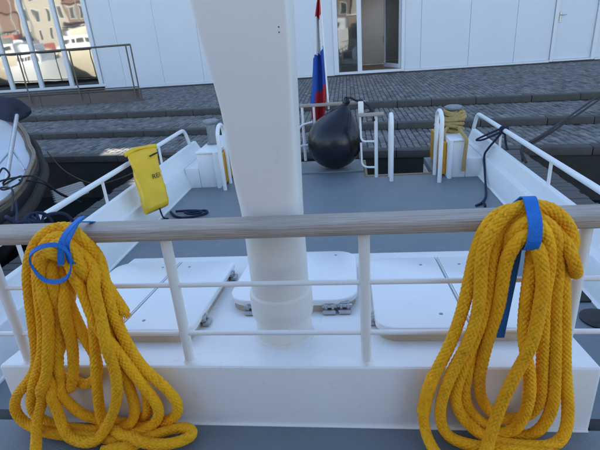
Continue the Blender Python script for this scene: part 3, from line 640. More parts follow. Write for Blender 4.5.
# rope centre lines in metres
COIL_A = [[(-1.1848,1.0819,0.5054),(-1.1922,1.0961,0.5056),(-1.1995,1.1102,0.5059),(-1.2069,1.1243,0.5063),(-1.2143,1.1383,0.507),(-1.2217,1.1523,0.5082),(-1.2292,1.1661,0.5097),(-1.2368,1.1797,0.5113),(-1.2444,1.1931,0.5132),(-1.252,1.2061,0.5154),(-1.2591,1.2186,0.5183),(-1.2655,1.2304,0.5223),(-1.2708,1.2414,0.5278),(-1.2742,1.2512,0.5355),(-1.2752,1.2596,0.5454),(-1.2737,1.2664,0.5571),(-1.2699,1.2714,0.57),(-1.2646,1.275,0.5834),(-1.2583,1.2771,0.5972),(-1.2513,1.2782,0.611),(-1.2441,1.2782,0.6249),(-1.2367,1.2772,0.6388),(-1.2294,1.2753,0.6528),(-1.2224,1.2724,0.667),(-1.216,1.2683,0.6813),(-1.2104,1.2629,0.696),(-1.2042,1.2574,0.711),(-1.1964,1.2552,0.7256),(-1.1882,1.2563,0.7397),(-1.1803,1.2597,0.7536),(-1.173,1.2631,0.7678),(-1.1662,1.2654,0.7822),(-1.1599,1.2666,0.7968),(-1.1538,1.2668,0.8116),(-1.1481,1.2661,0.8265),(-1.1425,1.2655,0.8415),(-1.137,1.2651,0.8565),(-1.1317,1.2651,0.8715),(-1.1265,1.2653,0.8867),(-1.1216,1.2659,0.9019),(-1.1168,1.2667,0.9171),(-1.1123,1.2678,0.9325),(-1.1079,1.2689,0.9478),(-1.1036,1.2701,0.9632),(-1.0995,1.2713,0.9786),(-1.0955,1.2724,0.9941),(-1.0916,1.2734,1.0096),(-1.0879,1.274,1.0251),(-1.0845,1.2742,1.0406),(-1.0814,1.2736,1.0562),(-1.0787,1.2722,1.0718),(-1.0765,1.2702,1.0876),(-1.0745,1.2687,1.1035),(-1.0726,1.2684,1.1196),(-1.0704,1.2693,1.1357),(-1.068,1.2708,1.1516),(-1.0653,1.2722,1.1675),(-1.0625,1.2726,1.1832),(-1.0595,1.2717,1.1988),(-1.0563,1.2695,1.2142),(-1.0522,1.2668,1.2295),(-1.047,1.2645,1.2442),(-1.0407,1.2632,1.2582),(-1.0332,1.2629,1.271),(-1.0245,1.2632,1.282),(-1.0145,1.2634,1.2903),(-1.0034,1.2632,1.2949),(-0.9919,1.2631,1.295),(-0.9808,1.2651,1.2906),(-0.9713,1.2699,1.2828),(-0.9631,1.2755,1.2732),(-0.9561,1.2796,1.2618),(-0.9504,1.2814,1.249),(-0.9464,1.2811,1.2351),(-0.9439,1.2792,1.2203),(-0.9417,1.2761,1.2049),(-0.9382,1.2739,1.1893),(-0.9338,1.2739,1.1741),(-0.9301,1.2747,1.1587),(-0.9272,1.275,1.1432),(-0.9249,1.2748,1.1275),(-0.9229,1.2741,1.1117),(-0.9209,1.2731,1.0959),(-0.919,1.272,1.0801),(-0.9172,1.2711,1.0642),(-0.9151,1.2703,1.0483),(-0.9127,1.2696,1.0325),(-0.9097,1.269,1.0168),(-0.9062,1.2686,1.0011),(-0.9019,1.2687,0.9856),(-0.8969,1.2693,0.9704),(-0.891,1.2704,0.9556),(-0.8845,1.2718,0.941),(-0.8781,1.2732,0.9264),(-0.8719,1.2746,0.9118),(-0.8661,1.2759,0.8969),(-0.8605,1.2767,0.882),(-0.855,1.2768,0.867),(-0.8494,1.2768,0.852),(-0.8438,1.2768,0.837),(-0.8382,1.2769,0.822),(-0.8325,1.2772,0.8071),(-0.8268,1.2777,0.7921),(-0.8212,1.2782,0.7771),(-0.8155,1.2788,0.7622),(-0.8099,1.2793,0.7472),(-0.8042,1.2799,0.7322),(-0.7986,1.2806,0.7173),(-0.793,1.2812,0.7023),(-0.7874,1.2819,0.6874),(-0.782,1.2827,0.6725),(-0.7769,1.2834,0.6575),(-0.7726,1.2842,0.6424),(-0.7694,1.2849,0.6272),(-0.7677,1.2856,0.6119),(-0.7679,1.2862,0.5966),(-0.7702,1.2867,0.5817),(-0.7747,1.2869,0.5673),(-0.7813,1.2867,0.5538),(-0.7895,1.286,0.5411),(-0.7992,1.2846,0.5296),(-0.8102,1.2825,0.5196),(-0.8225,1.2801,0.511),(-0.8355,1.2767,0.5042),(-0.8493,1.2728,0.4992),(-0.8636,1.2694,0.4959),(-0.8783,1.2662,0.4933),(-0.8932,1.2623,0.4904),(-0.9082,1.2573,0.4866),(-0.9239,1.2521,0.4836),(-0.9402,1.2475,0.4827),(-0.9564,1.244,0.4835),(-0.9724,1.2429,0.4851),(-0.9882,1.2445,0.4864),(-1.0039,1.2473,0.4877),(-1.0197,1.2484,0.4889),(-1.0355,1.2488,0.4894),(-1.0513,1.2493,0.4894),(-1.0672,1.25,0.489),(-1.0831,1.251,0.4885),(-1.099,1.2525,0.4877),(-1.1148,1.2545,0.4868),(-1.1308,1.2561,0.4859),(-1.1468,1.2566,0.4858),(-1.1627,1.2566,0.4864),(-1.1784,1.2571,0.4868),(-1.1941,1.2583,0.4871),(-1.2097,1.26,0.4873),(-1.2253,1.2621,0.4874),(-1.2409,1.2646,0.4874),(-1.2563,1.2675,0.4874),(-1.2718,1.2709,0.4872),(-1.2871,1.2749,0.487),(-1.3022,1.2799,0.4867),(-1.317,1.2855,0.4866),(-1.3317,1.291,0.487),(-1.346,1.296,0.4884),(-1.3597,1.3005,0.4915),(-1.3724,1.3043,0.4969),(-1.3835,1.3074,0.5051),(-1.3925,1.3098,0.5157),(-1.399,1.3115,0.5282),(-1.4028,1.3128,0.5419),(-1.4039,1.3137,0.5563),(-1.4021,1.3143,0.5709),(-1.3979,1.3147,0.5852),(-1.3918,1.315,0.5992),(-1.3841,1.3152,0.6126),(-1.3754,1.3154,0.6256),(-1.3658,1.3156,0.6381),(-1.3554,1.316,0.65),(-1.3445,1.3165,0.6615),(-1.3333,1.3172,0.6728),(-1.322,1.3182,0.684),(-1.3108,1.3195,0.6952),(-1.2999,1.3212,0.7067),(-1.2894,1.3229,0.7186),(-1.2793,1.3241,0.7308),(-1.2698,1.3247,0.7435),(-1.261,1.3249,0.7568),(-1.2531,1.3247,0.7705),(-1.2458,1.3241,0.7846),(-1.2393,1.3233,0.7991),(-1.2334,1.3222,0.8139),(-1.228,1.3209,0.8288),(-1.2229,1.3195,0.8439),(-1.2181,1.3182,0.8591),(-1.2137,1.3172,0.8744),(-1.2096,1.3165,0.8899),(-1.2058,1.3159,0.9054),(-1.2022,1.3156,0.921),(-1.1987,1.3153,0.9366),(-1.1954,1.3151,0.9522),(-1.1921,1.315,0.9679),(-1.1889,1.315,0.9836),(-1.1858,1.315,0.9993),(-1.1826,1.315,1.015),(-1.1794,1.315,1.0306),(-1.1762,1.3151,1.0463),(-1.173,1.3153,1.062),(-1.1697,1.3154,1.0777),(-1.1663,1.3157,1.0933),(-1.1629,1.316,1.1089),(-1.1594,1.3164,1.1245),(-1.1558,1.3168,1.1401),(-1.1521,1.3174,1.1557),(-1.1481,1.318,1.1711),(-1.1438,1.3188,1.1865),(-1.139,1.3196,1.2016),(-1.1337,1.3207,1.2166),(-1.1277,1.3219,1.2314),(-1.1212,1.3232,1.2458),(-1.1141,1.3249,1.2599),(-1.1062,1.3268,1.2735),(-1.0976,1.329,1.2865),(-1.0882,1.3314,1.2987),(-1.0778,1.3341,1.3099),(-1.0666,1.3369,1.3201),(-1.0545,1.3416,1.3288),(-1.0415,1.3475,1.3356),(-1.0277,1.3532,1.3404),(-1.0131,1.3573,1.3432),(-0.9978,1.3593,1.3443),(-0.9823,1.3589,1.3441),(-0.9669,1.3558,1.3421),(-0.9518,1.3501,1.338),(-0.9378,1.3431,1.3308),(-0.9254,1.337,1.3204),(-0.915,1.3346,1.3072),(-0.9069,1.3383,1.2928),(-0.8999,1.3419,1.2786),(-0.8932,1.3434,1.2642),(-0.8869,1.3436,1.2497),(-0.8814,1.3425,1.2347),(-0.8768,1.3394,1.2194),(-0.8732,1.3342,1.2037),(-0.8705,1.328,1.1881),(-0.868,1.3224,1.1725),(-0.8654,1.3181,1.1569),(-0.8628,1.3144,1.1412),(-0.8608,1.3108,1.1254),(-0.8594,1.3074,1.1095),(-0.8585,1.3044,1.0935),(-0.8579,1.302,1.0774),(-0.8575,1.3005,1.0614),(-0.8569,1.3,1.0452),(-0.8562,1.3005,1.0291),(-0.855,1.3019,1.0131),(-0.8533,1.3033,0.9971),(-0.8513,1.3043,0.9812),(-0.849,1.3048,0.9654),(-0.8464,1.3048,0.9496),(-0.8434,1.3045,0.934),(-0.8401,1.3042,0.9183),(-0.8366,1.304,0.9028),(-0.8327,1.3041,0.8873),(-0.8287,1.3044,0.8719),(-0.8243,1.3049,0.8566),(-0.8196,1.3055,0.8413),(-0.8146,1.3062,0.8262),(-0.809,1.3065,0.8113),(-0.8027,1.3066,0.7967),(-0.7956,1.3066,0.7825),(-0.7877,1.3065,0.7688),(-0.779,1.3065,0.7555),(-0.7698,1.3065,0.7426),(-0.7602,1.3064,0.7298),(-0.7505,1.3064,0.7172),(-0.7411,1.3065,0.7044),(-0.7321,1.3065,0.6913),(-0.7236,1.3065,0.6779),(-0.7159,1.3065,0.6642),(-0.709,1.3066,0.6501),(-0.7034,1.3066,0.6357),(-0.6994,1.3068,0.621),(-0.6976,1.3069,0.6061),(-0.6982,1.3072,0.5912),(-0.7013,1.3075,0.5767),(-0.7068,1.308,0.563),(-0.7148,1.3086,0.5505),(-0.7248,1.3093,0.5394),(-0.7366,1.31,0.53),(-0.7497,1.3108,0.5219),(-0.7636,1.3115,0.5149),(-0.7781,1.3123,0.5089),(-0.793,1.313,0.5037),(-0.8082,1.3137,0.4991),(-0.8235,1.3135,0.4952),(-0.8389,1.3116,0.492),(-0.8543,1.3083,0.4894),(-0.8699,1.3053,0.4875),(-0.8857,1.3047,0.4866),(-0.9015,1.3074,0.4862),(-0.9174,1.3132,0.4869),(-0.9332,1.3183,0.4886),(-0.9491,1.3205,0.4908),(-0.965,1.3208,0.4931),(-0.9807,1.3201,0.4956),(-0.9962,1.3189,0.4984),(-1.0115,1.3174,0.5016),(-1.0267,1.3157,0.5053),(-1.0417,1.3141,0.5099),(-1.0563,1.3128,0.5155),(-1.0704,1.3116,0.5221),(-1.0839,1.3104,0.5298),(-1.0965,1.3092,0.5388),(-1.108,1.3079,0.5491),(-1.1181,1.3066,0.5607),(-1.1269,1.3051,0.5735),(-1.1344,1.3034,0.5871),(-1.1405,1.3014,0.6014),(-1.1455,1.2991,0.6161),(-1.1491,1.2963,0.6312),(-1.1515,1.2928,0.6465),(-1.1526,1.2888,0.662),(-1.1524,1.2892,0.6783),(-1.1506,1.2957,0.6943),(-1.1476,1.3016,0.7096),(-1.1444,1.3033,0.725),(-1.1413,1.3017,0.7406),(-1.1385,1.2989,0.7562),(-1.136,1.2964,0.7719),(-1.1333,1.2952,0.7876),(-1.1301,1.295,0.8031),(-1.1264,1.2955,0.8185),(-1.1225,1.2961,0.8339),(-1.1186,1.2968,0.8494),(-1.1146,1.2975,0.8648),(-1.1104,1.2984,0.8803),(-1.1061,1.2994,0.8957),(-1.1017,1.3004,0.9111),(-1.097,1.3015,0.9265),(-1.0922,1.3024,0.9418),(-1.0873,1.3033,0.957),(-1.0824,1.3041,0.9722),(-1.0774,1.3046,0.9874),(-1.0723,1.305,1.0026),(-1.0675,1.3048,1.0178),(-1.0628,1.304,1.033),(-1.0584,1.3025,1.0483),(-1.0545,1.3001,1.0637),(-1.0512,1.2968,1.0791),(-1.0479,1.293,1.0945),(-1.0441,1.2892,1.1101),(-1.0401,1.2858,1.1258),(-1.0361,1.2833,1.1414),(-1.0322,1.2812,1.1569),(-1.0286,1.2802,1.1725),(-1.0258,1.2805,1.1882),(-1.0237,1.282,1.2039),(-1.0225,1.2847,1.2197),(-1.022,1.2884,1.2353),(-1.021,1.2924,1.2504),(-1.0184,1.2957,1.2649),(-1.0136,1.2983,1.2783),(-1.0067,1.2999,1.2901),(-0.9979,1.2987,1.3002),(-0.9876,1.2953,1.3082),(-0.9755,1.2916,1.313),(-0.9625,1.2879,1.313),(-0.9499,1.2844,1.3081),(-0.9386,1.2817,1.2994),(-0.9292,1.2796,1.2881),(-0.9215,1.2781,1.2753),(-0.9155,1.2768,1.2614),(-0.9111,1.2757,1.2467),(-0.9085,1.2753,1.2313),(-0.9078,1.2778,1.2153),(-0.9082,1.2869,1.1986),(-0.9059,1.2966,1.1824),(-0.9016,1.3009,1.1672),(-0.8986,1.3018,1.1519),(-0.8968,1.3014,1.1363),(-0.8956,1.3007,1.1204),(-0.8949,1.3001,1.1045),(-0.8944,1.2997,1.0886),(-0.8942,1.2998,1.0727),(-0.894,1.3004,1.0569),(-0.8937,1.3011,1.041),(-0.8933,1.3019,1.0252),(-0.8929,1.3029,1.0093),(-0.8928,1.3039,0.9933),(-0.893,1.3053,0.9774),(-0.8933,1.3065,0.9613),(-0.8934,1.307,0.9453),(-0.8932,1.3067,0.9292),(-0.8925,1.3056,0.9132),(-0.8914,1.3035,0.8972),(-0.89,1.3009,0.8812),(-0.8884,1.2988,0.8653),(-0.8866,1.2972,0.8494),(-0.8846,1.2961,0.8336),(-0.8824,1.2953,0.8177),(-0.8802,1.2948,0.8019),(-0.878,1.2946,0.786),(-0.876,1.2946,0.7702),(-0.8742,1.2947,0.7543),(-0.8726,1.2951,0.7384),(-0.8711,1.2955,0.7225),(-0.8699,1.2961,0.7065),(-0.8691,1.2967,0.6906),(-0.8685,1.2973,0.6746),(-0.8683,1.2979,0.6587),(-0.8685,1.2984,0.6428),(-0.869,1.2988,0.6269),(-0.8699,1.299,0.6111),(-0.8716,1.2988,0.5955),(-0.8741,1.2982,0.5801),(-0.8778,1.2971,0.5652),(-0.8828,1.2953,0.5509),(-0.8894,1.2929,0.5376),(-0.8977,1.2897,0.5258),(-0.908,1.2863,0.5158),(-0.92,1.2838,0.5073),(-0.9327,1.2831,0.4988),(-0.9458,1.2837,0.491),(-0.9601,1.2849,0.4852),(-0.9753,1.2862,0.4816),(-0.9911,1.2869,0.48),(-1.0072,1.2867,0.4804),(-1.0232,1.2865,0.4818),(-1.0391,1.2868,0.4827),(-1.0551,1.2874,0.4832),(-1.071,1.2881,0.4833),(-1.087,1.2891,0.4831),(-1.103,1.2904,0.4829),(-1.119,1.2919,0.4826),(-1.135,1.2931,0.4824),(-1.1509,1.2938,0.4824),(-1.1669,1.2942,0.4827),(-1.1827,1.2951,0.4834),(-1.1986,1.2964,0.4844),(-1.2142,1.2983,0.4861),(-1.2298,1.3007,0.4883),(-1.2451,1.3033,0.4911),(-1.26,1.3058,0.4947),(-1.2745,1.3079,0.4993),(-1.2881,1.3092,0.505),(-1.3006,1.3098,0.5122),(-1.311,1.3102,0.5214),(-1.3183,1.3106,0.5328),(-1.3223,1.3108,0.546),(-1.3231,1.3108,0.5602),(-1.3216,1.3105,0.5749),(-1.3184,1.3101,0.5898),(-1.3141,1.3095,0.6047),(-1.3088,1.3087,0.6194),(-1.3027,1.3077,0.6339),(-1.2959,1.3065,0.6483),(-1.2886,1.3049,0.6624),(-1.2809,1.303,0.6764),(-1.2731,1.3008,0.6903),(-1.2651,1.2986,0.7041),(-1.2571,1.297,0.718),(-1.249,1.2959,0.7318),(-1.241,1.2953,0.7456),(-1.2329,1.2951,0.7594),(-1.2248,1.2953,0.7733),(-1.2169,1.2958,0.7872),(-1.2092,1.2965,0.8012),(-1.2018,1.2975,0.8154),(-1.1948,1.2986,0.8297),(-1.1882,1.2996,0.8443),(-1.1819,1.3004,0.859),(-1.176,1.3009,0.8738),(-1.1705,1.3013,0.8888),(-1.1654,1.3015,0.904),(-1.1606,1.3016,0.9192),(-1.1561,1.3017,0.9346),(-1.1519,1.3017,0.95),(-1.1478,1.3018,0.9654),(-1.1439,1.3018,0.981),(-1.1402,1.3018,0.9965),(-1.1365,1.3019,1.0121),(-1.133,1.3019,1.0277),(-1.1294,1.302,1.0433),(-1.1259,1.3022,1.0589),(-1.1225,1.3024,1.0745),(-1.119,1.3026,1.0902),(-1.1157,1.3029,1.1058),(-1.1124,1.3032,1.1215),(-1.1093,1.3037,1.1372),(-1.1063,1.3042,1.1528),(-1.1031,1.3047,1.1685),(-1.0996,1.3053,1.184),(-1.0956,1.3061,1.1994),(-1.0909,1.3069,1.2146),(-1.0854,1.3078,1.2294),(-1.0791,1.3089,1.2438),(-1.0719,1.3102,1.2578),(-1.0639,1.3119,1.2712),(-1.0552,1.3138,1.2838),(-1.0458,1.316,1.2955),(-1.0358,1.3184,1.306),(-1.025,1.3214,1.3148),(-1.0131,1.3254,1.3208),(-1.0003,1.3285,1.3237),(-0.9873,1.3297,1.3234),(-0.9746,1.3291,1.3197),(-0.9628,1.3262,1.3129),(-0.9518,1.3214,1.3042),(-0.9418,1.3173,1.2935),(-0.9324,1.3154,1.2818),(-0.9231,1.3145,1.2699),(-0.9141,1.3137,1.2577),(-0.9055,1.3121,1.2451),(-0.8967,1.3095,1.2325),(-0.8872,1.3048,1.2196),(-0.8791,1.296,1.2047),(-0.8763,1.2833,1.1882),(-0.8778,1.2749,1.1721),(-0.8794,1.2709,1.1564),(-0.8799,1.2687,1.1407),(-0.8799,1.2673,1.1251),(-0.8795,1.2663,1.1095),(-0.879,1.2655,1.0939),(-0.8783,1.2642,1.0782),(-0.8775,1.2623,1.0625),(-0.8765,1.2599,1.0468),(-0.8755,1.2568,1.0311),(-0.8744,1.2532,1.0154),(-0.8733,1.249,0.9996),(-0.8725,1.2448,0.9838),(-0.872,1.241,0.9678),(-0.8718,1.2384,0.9517),(-0.8719,1.2372,0.9355),(-0.872,1.2373,0.9193),(-0.8722,1.2384,0.9032),(-0.8724,1.2403,0.8872),(-0.8726,1.2427,0.8712),(-0.8729,1.245,0.8553),(-0.8734,1.2468,0.8394),(-0.8742,1.2481,0.8235),(-0.8754,1.2489,0.8076),(-0.877,1.2495,0.7917),(-0.8791,1.2499,0.7759),(-0.8817,1.2501,0.7602),(-0.8849,1.2503,0.7445),(-0.8886,1.2504,0.729),(-0.8928,1.2505,0.7136),(-0.8976,1.2506,0.6984),(-0.9029,1.2507,0.6834),(-0.9086,1.2509,0.6685),(-0.9147,1.2511,0.6537),(-0.9213,1.2513,0.6392),(-0.9282,1.2514,0.6249),(-0.9355,1.2513,0.6107),(-0.9431,1.2509,0.5969),(-0.9509,1.2499,0.5832),(-0.959,1.2483,0.5699),(-0.9672,1.2457,0.557),(-0.9754,1.2419,0.5448),(-0.9836,1.237,0.5336),(-0.9912,1.2316,0.524),(-0.9979,1.2252,0.5168),(-1.0035,1.2194,0.5121),(-1.009,1.2144,0.51),(-1.0156,1.21,0.5096),(-1.0246,1.2068,0.5097),(-1.036,1.2053,0.5093),(-1.0488,1.2057,0.5082),(-1.0621,1.2076,0.5067),(-1.0756,1.2106,0.5054),(-1.0891,1.2143,0.5045),(-1.1025,1.2183,0.5045),(-1.1156,1.2223,0.5058),(-1.1282,1.227,0.5087),(-1.1399,1.2333,0.5134),(-1.1502,1.2412,0.5199),(-1.1586,1.2486,0.529),(-1.1648,1.2546,0.5407),(-1.169,1.2592,0.5541),(-1.1719,1.2625,0.5686),(-1.1736,1.2646,0.5838),(-1.1746,1.2657,0.5992),(-1.1751,1.2659,0.6149),(-1.1754,1.2653,0.6307),(-1.1758,1.2639,0.6466),(-1.1762,1.2628,0.6626),(-1.176,1.2646,0.6785),(-1.1754,1.2704,0.6944),(-1.1759,1.2793,0.7102),(-1.1768,1.2875,0.7258),(-1.1765,1.2949,0.7413),(-1.1744,1.3022,0.7567),(-1.1704,1.3092,0.7718),(-1.1649,1.3149,0.7865),(-1.1585,1.3195,0.801),(-1.1514,1.3235,0.8152),(-1.1438,1.3269,0.8292),(-1.1357,1.3299,0.843),(-1.1273,1.3323,0.8566),(-1.1188,1.3342,0.8701),(-1.1102,1.3356,0.8836),(-1.1018,1.3365,0.8971),(-1.0937,1.337,0.9108),(-1.086,1.3372,0.9247),(-1.0789,1.3374,0.9389),(-1.0724,1.3376,0.9534),(-1.0665,1.338,0.9682),(-1.0614,1.3385,0.9832),(-1.0568,1.3393,0.9985),(-1.0528,1.341,1.0138),(-1.0491,1.3437,1.0293),(-1.0453,1.3466,1.0448),(-1.0413,1.3492,1.0602),(-1.037,1.3511,1.0755),(-1.0322,1.3516,1.0908),(-1.0269,1.3516,1.1059),(-1.021,1.3516,1.121),(-1.0151,1.3516,1.1361),(-1.0094,1.3516,1.151),(-1.004,1.3516,1.1659),(-0.9987,1.3499,1.1807),(-0.9934,1.3477,1.1949),(-0.9872,1.3454,1.2081),(-0.9803,1.3412,1.2196),(-0.9732,1.3348,1.2286),(-0.965,1.3289,1.2331),(-0.9562,1.3246,1.2318),(-0.9483,1.3216,1.2254),(-0.9423,1.3198,1.2151),(-0.9381,1.319,1.2024),(-0.9355,1.319,1.1882),(-0.9338,1.3189,1.1731),(-0.9324,1.3179,1.1576),(-0.9312,1.316,1.142),(-0.9303,1.314,1.1264),(-0.9298,1.3119,1.1107),(-0.9298,1.31,1.0949),(-0.9301,1.3081,1.0791),(-0.9309,1.3062,1.0633),(-0.9323,1.3046,1.0475),(-0.9343,1.3034,1.0317),(-0.9366,1.3026,1.0159),(-0.9393,1.302,1.0001),(-0.9421,1.3017,0.9844),(-0.945,1.3014,0.9687),(-0.9479,1.3012,0.953),(-0.9509,1.3009,0.9373),(-0.9538,1.3005,0.9215),(-0.9568,1.3,0.9058),(-0.9597,1.2993,0.8901),(-0.9627,1.2982,0.8744),(-0.9656,1.297,0.8586),(-0.9685,1.2956,0.8429),(-0.9717,1.2947,0.8271),(-0.975,1.2942,0.8114),(-0.9783,1.2941,0.7957),(-0.9818,1.2942,0.7801),(-0.9853,1.2945,0.7644),(-0.9889,1.2951,0.7489),(-0.9926,1.2959,0.7333),(-0.9963,1.2971,0.7177),(-0.9999,1.2984,0.7022),(-1.0035,1.2994,0.6867),(-1.0069,1.3001,0.6711),(-1.0101,1.3005,0.6554),(-1.0131,1.3006,0.6398),(-1.0156,1.3003,0.6241),(-1.0176,1.2996,0.6084),(-1.019,1.2985,0.5928),(-1.0197,1.297,0.5774),(-1.0194,1.2948,0.5623),(-1.018,1.2921,0.5479),(-1.0151,1.2886,0.5347),(-1.0102,1.2842,0.5237),(-1.0029,1.2789,0.5161),(-0.9932,1.2735,0.5125),(-0.9818,1.2692,0.5119),(-0.9692,1.2646,0.5132),(-0.9557,1.2583,0.5152),(-0.9415,1.2509,0.5166),(-0.927,1.2425,0.5164),(-0.9125,1.2362,0.515),(-0.8978,1.2335,0.514),(-0.8829,1.2317,0.5149),(-0.8676,1.2277,0.5175),(-0.8515,1.219,0.5179),(-0.8357,1.2124,0.5144),(-0.8205,1.2103,0.5101),(-0.8053,1.2096,0.5071),(-0.7899,1.2092,0.5051),(-0.7743,1.209,0.5038),(-0.7587,1.2095,0.5029),(-0.7431,1.2107,0.5021),(-0.7276,1.213,0.5014),(-0.7125,1.2164,0.5008),(-0.6978,1.221,0.5002),(-0.684,1.2267,0.4996),(-0.6712,1.2334,0.499),(-0.6601,1.2411,0.4984),(-0.6513,1.2495,0.4979),(-0.6455,1.2582,0.4978),(-0.6435,1.2667,0.4984),(-0.646,1.2742,0.5003),(-0.6534,1.2803,0.5028),(-0.6643,1.2848,0.5044),(-0.6773,1.2877,0.5046),(-0.6915,1.289,0.5035),(-0.7062,1.2889,0.5018),(-0.7212,1.2874,0.4999),(-0.7361,1.2846,0.498),(-0.7508,1.2804,0.4967),(-0.7648,1.2749,0.4959),(-0.7782,1.2683,0.4956),(-0.791,1.2607,0.4953),(-0.8037,1.2529,0.4948),(-0.8167,1.2465,0.4936),(-0.8301,1.2411,0.4912),(-0.8437,1.2334,0.4875),(-0.8575,1.2205,0.4858),(-0.8714,1.2084,0.4886),(-0.8852,1.2015,0.4926),(-0.8994,1.1962,0.4952),(-0.914,1.1911,0.4967),(-0.9289,1.1862,0.4975),(-0.9439,1.1814,0.4979),(-0.9591,1.1766,0.4982),(-0.9742,1.1719,0.4984)],
[(-1.0307,1.3657,1.2685),(-1.0326,1.3516,1.2564),(-1.0315,1.3516,1.2437),(-1.0299,1.3504,1.2301),(-1.0291,1.3468,1.2156),(-1.0296,1.3416,1.2008),(-1.0307,1.3349,1.1857),(-1.031,1.3284,1.1702),(-1.0304,1.3229,1.1544),(-1.0287,1.3192,1.1386),(-1.0261,1.3172,1.1226),(-1.0234,1.3167,1.1065),(-1.022,1.3172,1.0905),(-1.0216,1.3178,1.0745),(-1.0216,1.3181,1.0585),(-1.0211,1.3189,1.0425),(-1.0204,1.32,1.0266),(-1.0194,1.3209,1.0106),(-1.0178,1.3212,0.9947),(-1.0157,1.3208,0.9788),(-1.0131,1.3198,0.963),(-1.0102,1.3185,0.9473),(-1.0069,1.3177,0.9317),(-1.0033,1.3176,0.9161),(-0.9998,1.318,0.9005),(-0.9967,1.319,0.8848),(-0.9942,1.3207,0.8691),(-0.9926,1.3228,0.8533),(-0.9917,1.3248,0.8374),(-0.9915,1.3264,0.8216),(-0.9921,1.3276,0.8057),(-0.9935,1.3285,0.79),(-0.996,1.3292,0.7744),(-0.9997,1.3296,0.7592),(-1.0048,1.3296,0.7445),(-1.0113,1.3293,0.7304),(-1.0194,1.3288,0.7174),(-1.0289,1.3287,0.7056),(-1.04,1.3292,0.6956),(-1.0524,1.3303,0.6876),(-1.0659,1.3322,0.6822),(-1.08,1.335,0.6796),(-1.0941,1.339,0.68),(-1.108,1.3434,0.6837),(-1.1216,1.3436,0.6902),(-1.135,1.3434,0.6973),(-1.1479,1.3403,0.7053),(-1.1604,1.3375,0.714)],
[(-1.0121,1.3411,1.287),(-1.0089,1.3349,1.2741),(-1.0068,1.3297,1.2596),(-1.0068,1.3254,1.2447),(-1.0075,1.3206,1.2299),(-1.007,1.3162,1.2147),(-1.0054,1.3127,1.1994),(-1.0038,1.3089,1.1839),(-1.0027,1.3043,1.1681),(-1.0024,1.2989,1.152),(-1.0034,1.2929,1.1358),(-1.0059,1.2875,1.1197),(-1.0096,1.2835,1.1039),(-1.0138,1.2814,1.0883),(-1.018,1.2808,1.0729),(-1.0217,1.2811,1.0574),(-1.0249,1.282,1.0419),(-1.0278,1.2835,1.0263),(-1.0306,1.2853,1.0106),(-1.0333,1.2873,0.995),(-1.0359,1.2895,0.9794),(-1.0384,1.2921,0.9637),(-1.0407,1.2948,0.9481),(-1.0432,1.2969,0.9324),(-1.0459,1.2985,0.9168),(-1.0488,1.2997,0.9013),(-1.0519,1.3005,0.8857),(-1.0552,1.3011,0.8703),(-1.0587,1.3015,0.8548),(-1.0624,1.3017,0.8394),(-1.0662,1.3018,0.824),(-1.0703,1.3019,0.8087),(-1.0746,1.302,0.7935),(-1.0792,1.3022,0.7784),(-1.0843,1.3024,0.7635),(-1.0898,1.3028,0.7487),(-1.0958,1.3035,0.7342),(-1.1021,1.3043,0.7199),(-1.1085,1.3055,0.706),(-1.115,1.3071,0.6924),(-1.1225,1.3109,0.6798),(-1.1325,1.3189,0.6706),(-1.1443,1.3251,0.6668),(-1.156,1.3266,0.6684),(-1.1665,1.3247,0.6746),(-1.1758,1.3209,0.6838),(-1.1843,1.3158,0.6943)],
[(-0.9589,1.3463,1.2816),(-0.9492,1.35,1.2782),(-0.9404,1.3504,1.2704),(-0.9325,1.3502,1.2595),(-0.9255,1.3501,1.2467),(-0.9192,1.35,1.2329),(-0.9133,1.3502,1.2183),(-0.9076,1.3503,1.2035),(-0.9021,1.3502,1.1884),(-0.8965,1.3494,1.1734),(-0.891,1.3481,1.1583),(-0.8855,1.3465,1.1432),(-0.88,1.345,1.1281),(-0.8742,1.3435,1.113),(-0.868,1.342,1.0981),(-0.8614,1.3402,1.0834),(-0.8543,1.3382,1.0688),(-0.8468,1.3356,1.0545),(-0.839,1.3323,1.0404),(-0.8311,1.3279,1.0263),(-0.8234,1.3225,1.0124)],
[(-0.876,1.3366,1.0002),(-0.8737,1.3363,0.9844),(-0.8716,1.3357,0.9684),(-0.8696,1.3347,0.9525),(-0.8677,1.3333,0.9365),(-0.866,1.3316,0.9204),(-0.864,1.3299,0.9045),(-0.8617,1.3283,0.8886),(-0.8592,1.3267,0.8727),(-0.8563,1.3251,0.8569),(-0.8531,1.3235,0.8412),(-0.8495,1.322,0.8256),(-0.8456,1.3204,0.8101),(-0.8416,1.319,0.7946),(-0.8376,1.3178,0.7791),(-0.8337,1.3167,0.7636),(-0.8298,1.3157,0.7481),(-0.8261,1.3149,0.7326),(-0.8226,1.3141,0.717),(-0.8194,1.3134,0.7014),(-0.817,1.3127,0.6858),(-0.8156,1.3123,0.67),(-0.8153,1.3119,0.6542),(-0.816,1.3118,0.6383),(-0.8177,1.3118,0.6226),(-0.8202,1.3122,0.607),(-0.8236,1.3128,0.5916),(-0.828,1.3139,0.5765),(-0.8335,1.3156,0.562),(-0.8405,1.3181,0.5481),(-0.8489,1.3217,0.5353),(-0.8588,1.3266,0.5235),(-0.8696,1.3327,0.5126),(-0.8806,1.3381,0.5016),(-0.8915,1.342,0.4902),(-0.9022,1.3436,0.4783)]]
